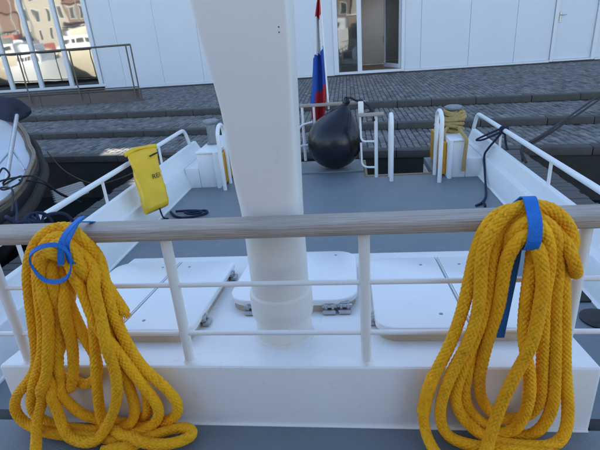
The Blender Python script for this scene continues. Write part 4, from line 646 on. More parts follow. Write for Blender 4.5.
COIL_B = [[(0.6445,1.3603,1.2712),(0.6501,1.3516,1.2567),(0.6571,1.3516,1.2428),(0.6647,1.3516,1.229),(0.6713,1.3516,1.215),(0.6769,1.3516,1.201),(0.6817,1.3511,1.1871),(0.6859,1.3492,1.174),(0.6893,1.3459,1.1623),(0.6914,1.3411,1.153),(0.6919,1.3347,1.148),(0.6903,1.3267,1.1491),(0.687,1.3174,1.1554),(0.6818,1.308,1.1649),(0.6755,1.2997,1.1765),(0.669,1.2925,1.1895),(0.6625,1.2868,1.2035),(0.6558,1.2838,1.2182),(0.6494,1.2842,1.2335),(0.6433,1.2897,1.2489),(0.6363,1.3018,1.2632),(0.6273,1.3165,1.2753),(0.6183,1.3254,1.2873),(0.6092,1.3306,1.2992),(0.5992,1.3344,1.3105),(0.588,1.3371,1.3205),(0.5759,1.3418,1.3291),(0.5632,1.3483,1.3364),(0.5501,1.3559,1.3422),(0.5364,1.3616,1.3471),(0.522,1.3648,1.3511),(0.507,1.3656,1.3534),(0.4918,1.3648,1.354),(0.4767,1.3625,1.3525),(0.4622,1.3585,1.3488),(0.4484,1.3533,1.3432),(0.4356,1.3473,1.3358),(0.4244,1.3402,1.3267),(0.415,1.3354,1.315),(0.4072,1.3341,1.3018),(0.4006,1.3326,1.2878),(0.3954,1.3313,1.2732),(0.3911,1.3302,1.2581),(0.3875,1.3293,1.2427),(0.3844,1.3284,1.2271),(0.3816,1.3274,1.2115),(0.379,1.3264,1.1958),(0.3766,1.3251,1.18),(0.3744,1.3237,1.1642),(0.3723,1.3224,1.1483),(0.3703,1.3211,1.1325),(0.3683,1.3199,1.1167),(0.3662,1.3188,1.1009),(0.3639,1.3179,1.0851),(0.3615,1.317,1.0693),(0.3589,1.3161,1.0535),(0.3561,1.3154,1.0378),(0.3531,1.3148,1.0221),(0.3499,1.3142,1.0065),(0.3465,1.3136,0.9909),(0.343,1.3131,0.9753),(0.3393,1.3127,0.9598),(0.3355,1.3123,0.9442),(0.3315,1.312,0.9288),(0.3274,1.3117,0.9133),(0.3231,1.3114,0.898),(0.3185,1.3112,0.8826),(0.3138,1.311,0.8674),(0.3088,1.3109,0.8522),(0.3035,1.3108,0.8371),(0.2981,1.3107,0.8221),(0.2926,1.3107,0.8071),(0.2871,1.3107,0.7921),(0.2816,1.3107,0.7771),(0.2764,1.3107,0.762),(0.2714,1.3107,0.7468),(0.2668,1.3108,0.7316),(0.2626,1.3108,0.7162),(0.2587,1.3109,0.7007),(0.2553,1.3109,0.6851),(0.2522,1.3109,0.6695),(0.2494,1.3109,0.6538),(0.247,1.3108,0.638),(0.2449,1.3106,0.6222),(0.2433,1.3102,0.6065),(0.2422,1.3096,0.5907),(0.2417,1.3085,0.5751),(0.2419,1.3068,0.5597),(0.2429,1.3042,0.5448),(0.2446,1.3003,0.5307),(0.2469,1.2948,0.518),(0.2495,1.2874,0.5075),(0.2522,1.2781,0.5002),(0.2551,1.2672,0.4958),(0.2582,1.2551,0.4934),(0.2618,1.2423,0.4922),(0.2661,1.229,0.4914),(0.2715,1.2156,0.4906),(0.2779,1.2023,0.4898),(0.2855,1.1893,0.489),(0.2944,1.1768,0.4883),(0.3046,1.1649,0.4874),(0.3159,1.1535,0.4865),(0.328,1.1426,0.4853),(0.3407,1.132,0.4839),(0.3536,1.1214,0.4817),(0.3665,1.1107,0.4788)],
[(0.8059,1.1775,0.4809),(0.7905,1.1811,0.4826),(0.775,1.1847,0.4844),(0.7596,1.1882,0.4863),(0.7443,1.1916,0.4885),(0.7291,1.1948,0.491),(0.7139,1.1979,0.4936),(0.6987,1.2006,0.4964),(0.6834,1.2029,0.4991),(0.6681,1.2048,0.5015),(0.6526,1.206,0.5036),(0.6369,1.2067,0.5052),(0.6211,1.2074,0.5063),(0.6052,1.2085,0.5069),(0.5892,1.2101,0.5071),(0.5733,1.2122,0.5069),(0.5573,1.2144,0.5065),(0.5414,1.2166,0.506),(0.5255,1.2185,0.5054),(0.5095,1.2203,0.5048),(0.4936,1.2227,0.504),(0.4777,1.2254,0.5031),(0.4619,1.2281,0.5023),(0.4461,1.2311,0.5014),(0.4305,1.2344,0.5005),(0.4151,1.2383,0.4996),(0.4,1.2428,0.4988),(0.3856,1.2481,0.4979),(0.372,1.2541,0.497),(0.3595,1.2608,0.4963),(0.3479,1.2678,0.4965),(0.3374,1.2747,0.4985),(0.3279,1.2811,0.5033),(0.3197,1.2866,0.5114),(0.313,1.2908,0.5225),(0.3078,1.2939,0.5356),(0.304,1.2959,0.5498),(0.3014,1.2972,0.5648),(0.2997,1.2979,0.5802),(0.2988,1.2982,0.5959),(0.2987,1.2983,0.6116),(0.2994,1.2983,0.6275),(0.3008,1.2982,0.6433),(0.3029,1.2981,0.6591),(0.3054,1.298,0.6748),(0.3084,1.2979,0.6904),(0.3118,1.2978,0.7061),(0.3154,1.2977,0.7216),(0.3192,1.2975,0.7371),(0.3232,1.2972,0.7526),(0.3274,1.2968,0.768),(0.3318,1.2963,0.7834),(0.3363,1.2956,0.7987),(0.3412,1.2948,0.8139),(0.3461,1.2937,0.829),(0.3512,1.2925,0.8441),(0.3563,1.2913,0.8592),(0.3613,1.2904,0.8743),(0.366,1.2896,0.8896),(0.3703,1.2891,0.9049),(0.3744,1.2888,0.9204),(0.3782,1.2886,0.9359),(0.3817,1.2885,0.9514),(0.385,1.2885,0.9671),(0.3879,1.2887,0.9827),(0.3906,1.289,0.9985),(0.3929,1.2895,1.0143),(0.3949,1.29,1.0301),(0.3964,1.2907,1.046),(0.3975,1.2915,1.0619),(0.3981,1.2922,1.0778),(0.3981,1.2928,1.0938),(0.3978,1.2931,1.1097),(0.3972,1.2933,1.1257),(0.3964,1.2932,1.1416),(0.3956,1.2929,1.1576),(0.3948,1.2926,1.1735),(0.3944,1.2924,1.1894),(0.3943,1.2924,1.2054),(0.3948,1.2925,1.2213),(0.3959,1.2928,1.2371),(0.3979,1.2934,1.2528),(0.4009,1.2942,1.2684),(0.4052,1.2952,1.2835),(0.4107,1.2965,1.2982),(0.4178,1.2983,1.3119),(0.4264,1.3015,1.3247),(0.4362,1.3061,1.3363),(0.4471,1.3115,1.3468),(0.4592,1.3172,1.356),(0.4724,1.3232,1.3636),(0.4867,1.3292,1.3695),(0.502,1.3342,1.3736),(0.518,1.3374,1.3755),(0.5343,1.3388,1.3754),(0.5504,1.3389,1.3737),(0.5663,1.3389,1.3707),(0.5816,1.3395,1.3659),(0.5958,1.3397,1.3594),(0.6087,1.3389,1.3512),(0.6205,1.3372,1.3416),(0.6312,1.335,1.3308),(0.6408,1.3328,1.3188),(0.6491,1.3306,1.3058),(0.656,1.3281,1.2918),(0.6613,1.3241,1.2766),(0.6633,1.3199,1.26),(0.6614,1.3181,1.243),(0.6573,1.3185,1.2267),(0.654,1.3209,1.2108),(0.6524,1.3246,1.195),(0.6519,1.3273,1.1791),(0.6519,1.3276,1.1631),(0.6531,1.3256,1.147),(0.6558,1.3229,1.1312),(0.6583,1.3207,1.1154),(0.6604,1.3189,1.0996),(0.6625,1.3176,1.0838),(0.6645,1.3166,1.068),(0.6666,1.3158,1.0521),(0.6687,1.3152,1.0363),(0.6708,1.3148,1.0205),(0.673,1.3144,1.0046),(0.6753,1.3141,0.9888),(0.6776,1.3139,0.973),(0.6799,1.3136,0.9571),(0.6822,1.3134,0.9413),(0.6846,1.3131,0.9255),(0.6869,1.3129,0.9097),(0.6893,1.3126,0.8939),(0.6918,1.3124,0.8781),(0.6942,1.3121,0.8623),(0.6967,1.3118,0.8465),(0.6992,1.3115,0.8307),(0.7017,1.3112,0.8149),(0.7043,1.3108,0.7991),(0.707,1.3104,0.7834),(0.7098,1.31,0.7676),(0.7127,1.3096,0.7519),(0.7156,1.3091,0.7362),(0.7187,1.3086,0.7205),(0.7217,1.308,0.7048),(0.7248,1.3073,0.6891),(0.7277,1.3065,0.6734),(0.7305,1.3055,0.6577),(0.733,1.3043,0.642),(0.7351,1.3028,0.6263),(0.7368,1.301,0.6106),(0.7378,1.2988,0.595),(0.7382,1.2961,0.5795),(0.7377,1.2929,0.5643),(0.7361,1.2891,0.5496),(0.7332,1.2848,0.5357),(0.7284,1.2798,0.5231),(0.7215,1.2744,0.5126),(0.7126,1.2686,0.5047),(0.7021,1.2626,0.4998),(0.6904,1.2569,0.4975),(0.678,1.2519,0.4969),(0.6648,1.2478,0.4973),(0.6511,1.245,0.4981),(0.6368,1.2439,0.4987),(0.6222,1.244,0.4989),(0.6075,1.2448,0.4985),(0.5931,1.2462,0.4977),(0.579,1.248,0.4969),(0.5651,1.2499,0.4961),(0.5511,1.2518,0.4957),(0.537,1.2536,0.4956),(0.5226,1.2552,0.4961),(0.5079,1.2571,0.4972),(0.4931,1.2601,0.4988),(0.4783,1.2648,0.5012),(0.4639,1.2714,0.5043),(0.4501,1.2792,0.5083),(0.4367,1.2867,0.5137),(0.424,1.293,0.5209),(0.4122,1.298,0.5299),(0.4013,1.302,0.5405),(0.3914,1.305,0.5522),(0.3826,1.3074,0.5649),(0.3748,1.3094,0.5784),(0.3682,1.311,0.5925),(0.3626,1.3122,0.6072),(0.3583,1.3131,0.6223),(0.3552,1.3137,0.6376),(0.3535,1.3141,0.6532),(0.353,1.3141,0.669),(0.3536,1.314,0.6848),(0.3549,1.3137,0.7006),(0.3569,1.3133,0.7164),(0.3593,1.3129,0.7321),(0.362,1.3126,0.7478),(0.3649,1.3123,0.7635),(0.368,1.3122,0.7792),(0.3714,1.3121,0.7949),(0.375,1.3123,0.8105),(0.3788,1.3125,0.826),(0.3828,1.3129,0.8416),(0.3867,1.3132,0.8571),(0.3907,1.3135,0.8726),(0.3947,1.3137,0.8881),(0.3985,1.3138,0.9036),(0.4023,1.3138,0.9192),(0.406,1.3137,0.9347),(0.4096,1.3135,0.9503),(0.413,1.3133,0.9659),(0.4162,1.3132,0.9815),(0.4191,1.3132,0.9972),(0.4218,1.3133,1.013),(0.4241,1.3134,1.0287),(0.4262,1.3135,1.0444),(0.4279,1.3135,1.0602),(0.4292,1.3134,1.076),(0.43,1.313,1.0918),(0.4303,1.3124,1.1077),(0.4303,1.3115,1.1236),(0.4299,1.3106,1.1395),(0.4294,1.3097,1.1555),(0.4288,1.309,1.1714),(0.4285,1.3084,1.1873),(0.4286,1.308,1.2032),(0.4292,1.3077,1.2191),(0.4302,1.3079,1.2348),(0.4319,1.3089,1.2504),(0.4343,1.3113,1.2657),(0.4378,1.315,1.2806),(0.4433,1.3198,1.2946),(0.4514,1.3246,1.3069),(0.4615,1.3288,1.3173),(0.4732,1.3316,1.3258),(0.4858,1.3332,1.3323),(0.4993,1.3326,1.3371),(0.5132,1.3296,1.3407),(0.527,1.325,1.3431),(0.5405,1.3193,1.3439),(0.5536,1.3131,1.3414),(0.5658,1.3072,1.3354),(0.5768,1.3027,1.3268),(0.5865,1.2995,1.3161),(0.5945,1.2967,1.3038),(0.6002,1.2941,1.2903),(0.6034,1.2923,1.2754),(0.6057,1.2938,1.2589),(0.6093,1.2974,1.2428),(0.6141,1.2993,1.2277),(0.6179,1.2997,1.2126),(0.6205,1.2998,1.1972),(0.6223,1.2997,1.1815),(0.6237,1.2995,1.1658),(0.6247,1.2992,1.1499),(0.6256,1.2989,1.134),(0.6266,1.2986,1.1181),(0.6277,1.2984,1.1021),(0.629,1.2982,1.0862),(0.6306,1.298,1.0703),(0.6323,1.2979,1.0544),(0.6342,1.2978,1.0385),(0.6362,1.2978,1.0227),(0.6383,1.2977,1.0068),(0.6405,1.2977,0.991),(0.6427,1.2977,0.9751),(0.6449,1.2977,0.9593),(0.6472,1.2977,0.9435),(0.6494,1.2977,0.9276),(0.6517,1.2977,0.9118),(0.6539,1.2977,0.896),(0.6561,1.2978,0.8801),(0.6583,1.2978,0.8643),(0.6604,1.2978,0.8484),(0.6625,1.2978,0.8326),(0.6645,1.2979,0.8167),(0.6665,1.2979,0.8008),(0.6685,1.2979,0.785),(0.6704,1.2979,0.7691),(0.6723,1.2979,0.7532),(0.6742,1.2979,0.7373),(0.6759,1.2979,0.7215),(0.6775,1.2979,0.7056),(0.6787,1.2979,0.6896),(0.6796,1.2979,0.6737),(0.68,1.2979,0.6578),(0.6798,1.2979,0.6419),(0.6789,1.2978,0.626),(0.6774,1.2978,0.6102),(0.6752,1.2977,0.5945),(0.6722,1.2976,0.579),(0.6684,1.2975,0.5637),(0.6636,1.2974,0.5489),(0.6576,1.2974,0.5347),(0.6503,1.2974,0.5214),(0.6414,1.2975,0.5095),(0.6306,1.2978,0.4994),(0.6182,1.2986,0.4918),(0.6044,1.2999,0.4867),(0.5898,1.302,0.4838),(0.5747,1.3052,0.4829),(0.5595,1.3098,0.4834),(0.5444,1.3159,0.4851),(0.5296,1.3232,0.488),(0.5148,1.3289,0.4924),(0.5003,1.3322,0.4981),(0.4863,1.3326,0.5046),(0.4728,1.3309,0.5118),(0.4599,1.3293,0.52),(0.448,1.3285,0.5294),(0.437,1.3283,0.5401),(0.4271,1.3284,0.5519),(0.4183,1.3287,0.5646),(0.4106,1.3289,0.5782),(0.404,1.329,0.5923),(0.3984,1.3289,0.607),(0.3941,1.3289,0.622),(0.3909,1.329,0.6374),(0.3889,1.3292,0.6531),(0.388,1.3295,0.6688),(0.388,1.3299,0.6847),(0.3888,1.3305,0.7005),(0.3901,1.3312,0.7164),(0.3918,1.332,0.7322),(0.3938,1.3329,0.7481),(0.3959,1.3339,0.7639),(0.398,1.3352,0.7796),(0.4002,1.3366,0.7954),(0.4028,1.3379,0.8111),(0.4056,1.3392,0.8268),(0.4088,1.3403,0.8425),(0.4122,1.3412,0.8581),(0.4157,1.3418,0.8737),(0.4194,1.3422,0.8893),(0.4231,1.3424,0.9049),(0.4269,1.3425,0.9205),(0.4307,1.3423,0.9361),(0.4345,1.3419,0.9517),(0.4382,1.3414,0.9673),(0.4419,1.3407,0.9829),(0.4456,1.3399,0.9985),(0.4492,1.3389,1.0141),(0.4527,1.3378,1.0297),(0.4558,1.3365,1.0454),(0.4585,1.3352,1.0611),(0.4607,1.3339,1.0769),(0.4624,1.3325,1.0927),(0.4634,1.3313,1.1085),(0.4639,1.3301,1.1244),(0.4638,1.329,1.1403),(0.4634,1.3279,1.1562),(0.4629,1.3267,1.172),(0.4627,1.3254,1.1879),(0.4629,1.324,1.2037),(0.4639,1.3225,1.2194),(0.4655,1.3206,1.2349),(0.468,1.318,1.2502),(0.4711,1.3142,1.2652),(0.474,1.3088,1.2801),(0.4774,1.3033,1.2953),(0.4837,1.3001,1.3094),(0.4921,1.2983,1.3219),(0.5023,1.2957,1.3326),(0.5149,1.2913,1.3396),(0.5291,1.2846,1.3405),(0.5423,1.2779,1.3345),(0.5526,1.2739,1.3235),(0.5602,1.2731,1.3103),(0.5664,1.2733,1.2964),(0.5715,1.2731,1.2821),(0.5756,1.2725,1.2671),(0.5789,1.2726,1.2519),(0.5821,1.2743,1.2365),(0.5848,1.2768,1.221),(0.5869,1.2792,1.2053),(0.5883,1.2811,1.1895),(0.5891,1.2826,1.1737),(0.5894,1.2838,1.1578),(0.5895,1.2848,1.1418),(0.5897,1.2855,1.1259),(0.5902,1.286,1.1099),(0.5909,1.2863,1.094),(0.592,1.2867,1.078),(0.5934,1.2872,1.0621),(0.5951,1.2878,1.0462),(0.5968,1.2885,1.0304),(0.5987,1.2893,1.0145),(0.6007,1.2901,0.9987),(0.6028,1.291,0.9829),(0.6048,1.2919,0.967),(0.6069,1.2929,0.9512),(0.6091,1.2939,0.9354),(0.6112,1.2948,0.9196),(0.6133,1.2958,0.9038),(0.6154,1.2968,0.8879),(0.6175,1.2978,0.8721),(0.6196,1.2987,0.8563),(0.6216,1.2997,0.8405),(0.6236,1.3006,0.8246),(0.6256,1.3015,0.8088),(0.6276,1.3024,0.7929),(0.6296,1.3033,0.7771),(0.6316,1.3041,0.7613),(0.6337,1.305,0.7454),(0.6357,1.3058,0.7296),(0.6375,1.3066,0.7138),(0.6391,1.3073,0.698),(0.6403,1.3081,0.6821),(0.6408,1.3089,0.6664),(0.6404,1.3098,0.6507),(0.6388,1.3107,0.6352),(0.6358,1.3117,0.6201),(0.631,1.3128,0.6055),(0.6245,1.3141,0.5918),(0.6162,1.3155,0.5791),(0.6064,1.3173,0.5679),(0.5951,1.3194,0.5583),(0.5827,1.3217,0.5507),(0.5692,1.3233,0.5457),(0.555,1.3236,0.5438),(0.5407,1.3238,0.545),(0.5267,1.3242,0.549),(0.5133,1.3247,0.5553),(0.5006,1.3253,0.5636),(0.489,1.3258,0.5733),(0.4783,1.3263,0.5844),(0.4688,1.3268,0.5966),(0.4606,1.3271,0.6098),(0.4537,1.3275,0.6237),(0.4481,1.3277,0.6384),(0.4437,1.3279,0.6534),(0.4402,1.3279,0.6688),(0.4376,1.3279,0.6845),(0.4356,1.3277,0.7002),(0.4342,1.3274,0.7161),(0.4334,1.327,0.732),(0.433,1.3263,0.7479),(0.4332,1.3253,0.7639),(0.4339,1.324,0.7798),(0.4349,1.3225,0.7958),(0.4361,1.321,0.8117),(0.4373,1.3194,0.8276),(0.4386,1.3178,0.8436),(0.44,1.3163,0.8595),(0.4414,1.3147,0.8754),(0.4429,1.3132,0.8912),(0.4445,1.3117,0.9071),(0.4461,1.3103,0.9229),(0.4479,1.309,0.9388),(0.4498,1.3077,0.9546),(0.4518,1.3064,0.9704),(0.454,1.3051,0.9861),(0.4561,1.3037,1.0019),(0.4579,1.3023,1.0177),(0.4595,1.3008,1.0336),(0.4608,1.2992,1.0496),(0.4617,1.2978,1.0656),(0.4622,1.2964,1.0817),(0.4624,1.2951,1.0977),(0.4624,1.2939,1.1137),(0.4623,1.2928,1.1296),(0.4622,1.2917,1.1455),(0.4622,1.2905,1.1613),(0.4625,1.2893,1.1772),(0.4631,1.2879,1.1929),(0.4642,1.2864,1.2087),(0.4657,1.2845,1.2242),(0.4679,1.2819,1.2396),(0.4709,1.2783,1.2546),(0.475,1.2738,1.2689),(0.4803,1.2697,1.2823),(0.4872,1.267,1.2945),(0.4956,1.2657,1.3046),(0.5056,1.2665,1.3107),(0.5169,1.2737,1.3112),(0.5296,1.2929,1.3065),(0.5393,1.3016,1.2969),(0.5431,1.304,1.2828),(0.5432,1.3019,1.2675),(0.5424,1.2982,1.2523),(0.5419,1.2952,1.2368),(0.5417,1.2928,1.2211),(0.5415,1.2911,1.2053),(0.5413,1.2898,1.1894),(0.541,1.2889,1.1735),(0.5407,1.2885,1.1576),(0.5402,1.2883,1.1416),(0.5398,1.2883,1.1257),(0.5395,1.2884,1.1097),(0.5395,1.2887,1.0937),(0.5396,1.2889,1.0777),(0.54,1.2892,1.0618),(0.5405,1.2894,1.0458),(0.5412,1.2896,1.0298),(0.5421,1.2899,1.0139),(0.5431,1.2901,0.9979),(0.5443,1.2904,0.982),(0.5458,1.2907,0.9661),(0.5475,1.2911,0.9502),(0.5496,1.2915,0.9343),(0.5521,1.2919,0.9185),(0.5549,1.2918,0.9028),(0.5582,1.2912,0.8871),(0.5617,1.2901,0.8716),(0.5654,1.289,0.8561),(0.5692,1.2881,0.8406),(0.573,1.2874,0.8251),(0.5766,1.2869,0.8095),(0.5799,1.2864,0.7939),(0.5828,1.2862,0.7782),(0.5854,1.2861,0.7625),(0.5876,1.2862,0.7467),(0.5895,1.2863,0.7308),(0.5911,1.2866,0.7149),(0.5922,1.2869,0.699),(0.5929,1.2873,0.6831),(0.593,1.2876,0.6672),(0.5926,1.2879,0.6513),(0.5914,1.2881,0.6355),(0.5895,1.2881,0.6198),(0.5869,1.288,0.6042),(0.5835,1.2877,0.5888),(0.5792,1.287,0.5738),(0.5738,1.2863,0.5593),(0.5673,1.2863,0.5455),(0.5591,1.2876,0.5328),(0.5493,1.289,0.5216),(0.5375,1.2902,0.5125),(0.5242,1.2913,0.5054),(0.51,1.2936,0.4995),(0.4954,1.2967,0.4941),(0.4804,1.3005,0.4895),(0.4651,1.3049,0.4857)],
[(0.504,1.3321,1.2934),(0.508,1.3174,1.2892),(0.5105,1.2954,1.2838),(0.5205,1.2761,1.2803),(0.5302,1.267,1.2796),(0.5365,1.2621,1.2752),(0.5411,1.2584,1.2661),(0.5452,1.2559,1.254),(0.549,1.2544,1.2404),(0.5529,1.2539,1.2259),(0.5567,1.254,1.211),(0.5601,1.2544,1.1957),(0.5629,1.2547,1.1802),(0.5652,1.2548,1.1645),(0.5668,1.255,1.1486),(0.5678,1.2553,1.1327),(0.5683,1.2557,1.1168),(0.5686,1.2563,1.1008),(0.5687,1.257,1.0848),(0.5687,1.2575,1.0689),(0.5687,1.2579,1.0529),(0.5686,1.2582,1.0369),(0.5684,1.2583,1.0209),(0.5679,1.2583,1.0049),(0.567,1.2581,0.9889),(0.5658,1.2577,0.973),(0.564,1.2571,0.9572),(0.5617,1.2563,0.9414),(0.5588,1.2555,0.9257),(0.5553,1.2549,0.9102),(0.5513,1.2549,0.8947),(0.547,1.2552,0.8793),(0.5423,1.2555,0.8639),(0.5376,1.2557,0.8486),(0.5327,1.2557,0.8334),(0.5279,1.2558,0.8181),(0.5232,1.2558,0.8028),(0.5186,1.2558,0.7875),(0.5144,1.2559,0.7721),(0.5103,1.2561,0.7566),(0.5065,1.2563,0.741),(0.5029,1.2566,0.7255),(0.4994,1.2568,0.7099),(0.4959,1.2568,0.6943),(0.4924,1.2565,0.6787),(0.4889,1.2559,0.6632),(0.4852,1.2546,0.6477),(0.4814,1.2526,0.6324),(0.4772,1.2498,0.6174),(0.4728,1.2459,0.6028),(0.4681,1.241,0.5887),(0.4631,1.2349,0.5753),(0.4579,1.2278,0.5627),(0.4523,1.2198,0.5509),(0.4462,1.2108,0.5403),(0.4396,1.2011,0.5309),(0.4321,1.1908,0.523),(0.4239,1.18,0.5168),(0.4148,1.1687,0.5128),(0.4052,1.1571,0.5109),(0.3952,1.1452,0.5107),(0.3849,1.1331,0.5118),(0.3745,1.1207,0.5136),(0.364,1.1077,0.5155)]]

# ================================================================== THINGS ON BOARD
# braided rope: real strands crossing over and under each other ------
def braid(splines, rad, name, label, cat, group, N=9, K=.70, around=54, ds=.0032, amp=.27, whip=None):
    VV = []; FF = []; UV = []; TT = []; base = 0; circ = 2 * PI * rad; rng = np.random.default_rng(5)
    for P in splines:
        P = np.array(P); P = np.array([tuple(p) for p in crom(P, 5)])
        d = np.r_[0, np.cumsum(np.linalg.norm(np.diff(P, axis=0), axis=1))]; n = int(d[-1] / ds); t = np.linspace(0, d[-1], n + 1)
        C = np.stack([np.interp(t, d, P[:, i]) for i in range(3)], 1)
        for _ in range(3): C[1:-1] = .5 * C[1:-1] + .25 * (C[:-2] + C[2:])
        Fm = frames(C); A = np.array([tuple(f[2]) for f in Fm]); Bv = np.array([tuple(f[3]) for f in Fm])
        u = np.arange(around) / around; vlen = t / circ
        Ug, Vg = np.meshgrid(u, vlen); twist = .10 * np.sin(t * 3.1)[:, None]
        a = N * (Ug + twist) + N * K * Vg; b = N * (Ug + twist) - N * K * Vg
        i, j = np.floor(a), np.floor(b); fa, fb = a - i, b - j; on = ((i + j) % 2) == 0
        pa = np.where(on, fa, fb); pb = np.where(on, fb, fa)
        hgt = np.sqrt(np.clip(1 - (2 * pa - 1) ** 2, 0, 1)) * (1 - .35 * np.abs(2 * pb - 1) ** 3)
        rr = rad * (1 - amp + amp * 1.25 * hgt) * (1 + .035 * np.sin(t * 21)[:, None] * np.sin(t * 5.3)[:, None])
        if whip is not None and P is not None and whip[0] == len(VV):
            m = ((t > whip[1]) & (t < whip[2]))[:, None]; rr = np.where(m, rad * (1.12 + .10 * np.sin(t * 2 * PI / .009)[:, None] + .06 * np.sin(6 * 2 * PI * Ug + t[:, None] * 90)), rr)
        rr[0] *= .05; rr[1] *= .8; rr[-1] *= .05; rr[-2] *= .8
        q = 2 * PI * Ug
        X = C[:, None, :] + A[:, None, :] * (rr * np.cos(q))[..., None] + Bv[:, None, :] * (rr * np.sin(q))[..., None]
        sidx = np.where(on, (i % N), (j % N) + N).astype(int); stv = rng.uniform(.95, 1.04, 2 * N); stv[[1, N + 2]] = .86; st = stv[sidx]
        slow = 1 + .06 * np.sin(t * 2.3 + rng.random() * 6)[:, None]
        tone = np.clip(st * slow, .5, 1.2)
        nn = len(C)
        kk = np.arange(around); ii = np.arange(nn - 1)[:, None]
        f = np.stack([ii * around + kk, ii * around + (kk + 1) % around, (ii + 1) * around + (kk + 1) % around, (ii + 1) * around + kk], -1).reshape(-1, 4) + base
        FF.append(f); 
        uu = np.stack([np.broadcast_to(kk / around, (nn - 1, around)), np.broadcast_to((kk + 1) / around, (nn - 1, around)), np.broadcast_to((kk + 1) / around, (nn - 1, around)), np.broadcast_to(kk / around, (nn - 1, around))], -1)
        v0 = np.broadcast_to(vlen[:-1, None], (nn - 1, around)); v1 = np.broadcast_to(vlen[1:, None], (nn - 1, around))
        UV.append(np.stack([uu, np.stack([v0, v0, v1, v1], -1)], -1).reshape(-1, 2))
        VV.append(X.reshape(-1, 3)); TT.append(np.stack([tone, tone ** 1.25, tone ** 1.4, np.ones_like(tone)], -1).reshape(-1, 4)); base += nn * around
    V = np.vstack(VV).astype(np.float32); Fc = np.vstack(FF).astype(np.int32); UVa = np.vstack(UV).astype(np.float32); Ta = np.vstack(TT).astype(np.float32)
    me = bpy.data.meshes.new(name); me.vertices.add(len(V)); me.vertices.foreach_set('co', V.ravel()); me.loops.add(Fc.size); me.loops.foreach_set('vertex_index', Fc.ravel())
    me.polygons.add(len(Fc)); me.polygons.foreach_set('loop_start', np.arange(0, Fc.size, 4, dtype=np.int32)); me.update(calc_edges=True)
    me.polygons.foreach_set('use_smooth', np.ones(len(Fc), dtype=bool))
    ul = me.uv_layers.new(name='UVMap'); ul.data.foreach_set('uv', UVa.ravel())
    at = me.attributes.new('tone', 'FLOAT_COLOR', 'POINT'); at.data.foreach_set('color', Ta.ravel())
    me.materials.append(MATS['rope_yellow']); o = bpy.data.objects.new(name, me); COL.objects.link(o); return tag(o, label, cat, group)
RR = .0199
ca = braid(COIL_A, RR, 'rope_coil', 'yellow braided rope coil hung on the left of the handrail, spilling over the deck', 'rope', 'yellow rope coils on the handrail')
braid(COIL_B, RR, 'rope_coil', 'yellow braided rope coil hung on the right of the handrail beside the end post', 'rope', 'yellow rope coils on the handrail', whip=(0, 1.17, 1.34))
fz = MB(); frng = random.Random(4); e1, e0 = Vector(COIL_A[3][-1]), Vector(COIL_A[3][-3]); ed = (e1 - e0).normalized()
for k in range(34):
    d = (ed + Vector((frng.uniform(-.7, .7), frng.uniform(-.7, .7), frng.uniform(-.7, .7)))).normalized(); s = e1 + Vector((frng.uniform(-.012, .012), frng.uniform(-.012, .012), frng.uniform(-.012, .012))) - ed * .01
    L_ = frng.uniform(.012, .028); fz.tube([s, s + d * L_ * .5, s + d * L_ + Vector((0, 0, -.006))], lambda t: .0022 * (1 - .6 * t), 5)
fzo = fz.build('frayed_end', 'rope_fibre', ca)
# webbing straps -----------------------------------------------------
def hull2(P):
    P = sorted(set((round(a, 5), round(b, 5)) for a, b in P)); 
    def half(Q):
        h = []
        for p in Q:
            while len(h) > 1 and (h[-1][0] - h[-2][0]) * (p[1] - h[-2][1]) - (h[-1][1] - h[-2][1]) * (p[0] - h[-2][0]) <= 0: h.pop()
            h.append(p)
        return h[:-1]
    return half(P) + half(P[::-1])
def wrap(coil, xc, hw, tilt, zmin):
    """band that wraps the bundled strands together with the handrail"""
    pts = []
    for s in coil:
        for p in s:
            if abs(p[0] - xc) < .035 and p[2] > zmin:
                for k in range(12): q = 2 * PI * k / 12; pts.append((p[1] + .026 * math.cos(q), p[2] + .026 * math.sin(q)))
    for k in range(16): q = 2 * PI * k / 16; pts.append((1.40 + .05 * math.cos(q), 1.308 + .031 * math.sin(q)))
    h = hull2(pts); n = 64; L_ = [0]
    hc = h + [h[0]]
    for a, b in zip(hc[:-1], hc[1:]): L_.append(L_[-1] + math.dist(a, b))
    o = []
    for k in range(n):
        t = L_[-1] * k / n
        for i in range(len(h)):
            if L_[i] <= t <= L_[i + 1]:
                f = (t - L_[i]) / max(1e-9, L_[i + 1] - L_[i]); a, b = hc[i], hc[i + 1]; y, z = a[0] + (b[0] - a[0]) * f, a[1] + (b[1] - a[1]) * f
                o.append(Vector((xc + tilt * (1.33 - z), y, z))); break
    return o
def band(mb, o, hw, th=.002):
    n = len(o); secs = []
    c = sum(o, Vector()) / n
    for i in range(n):
        t = (o[(i + 1) % n] - o[i - 1]).normalized(); w_ = Vector((1, 0, 0)) * hw; nr = t.cross(Vector((1, 0, 0))).normalized()
        if nr.dot(o[i] - c) < 0: nr = -nr
        secs.append([o[i] - w_, o[i] + w_, o[i] + w_ + nr * th * 2, o[i] - w_ + nr * th * 2])
    secs.append(secs[0]); mb.loft(secs, caps=False, smooth=False)
sb = MB(); band(sb, wrap(COIL_B, .520, .02, -.10, 1.285), .0195)
sb.ribbon([(.522, 1.36, 1.27), (.511, 1.335, 1.2), (.503, 1.325, 1.13), (.494, 1.322, 1.02), (.488, 1.326, .905)], [Vector((.0125, 0, 0))] * 5)
tag(sb.build('webbing_strap', 'strap_blue'), 'blue webbing strap cinched round the right yellow rope coil and handrail', 'strap', 'blue straps holding the rope coils')
sa = empty('webbing_strap', (-.93, 1.3, 1.3), 'blue webbing strap with open loop on the left yellow rope coil', 'strap', 'blue straps holding the rope coils')
s1 = MB(); ob = wrap(COIL_A, -.925, .02, .06, 1.27); band(s1, ob, .0095); s1.build('band', 'strap_blue', sa)
yf = min(p.y for p in ob)
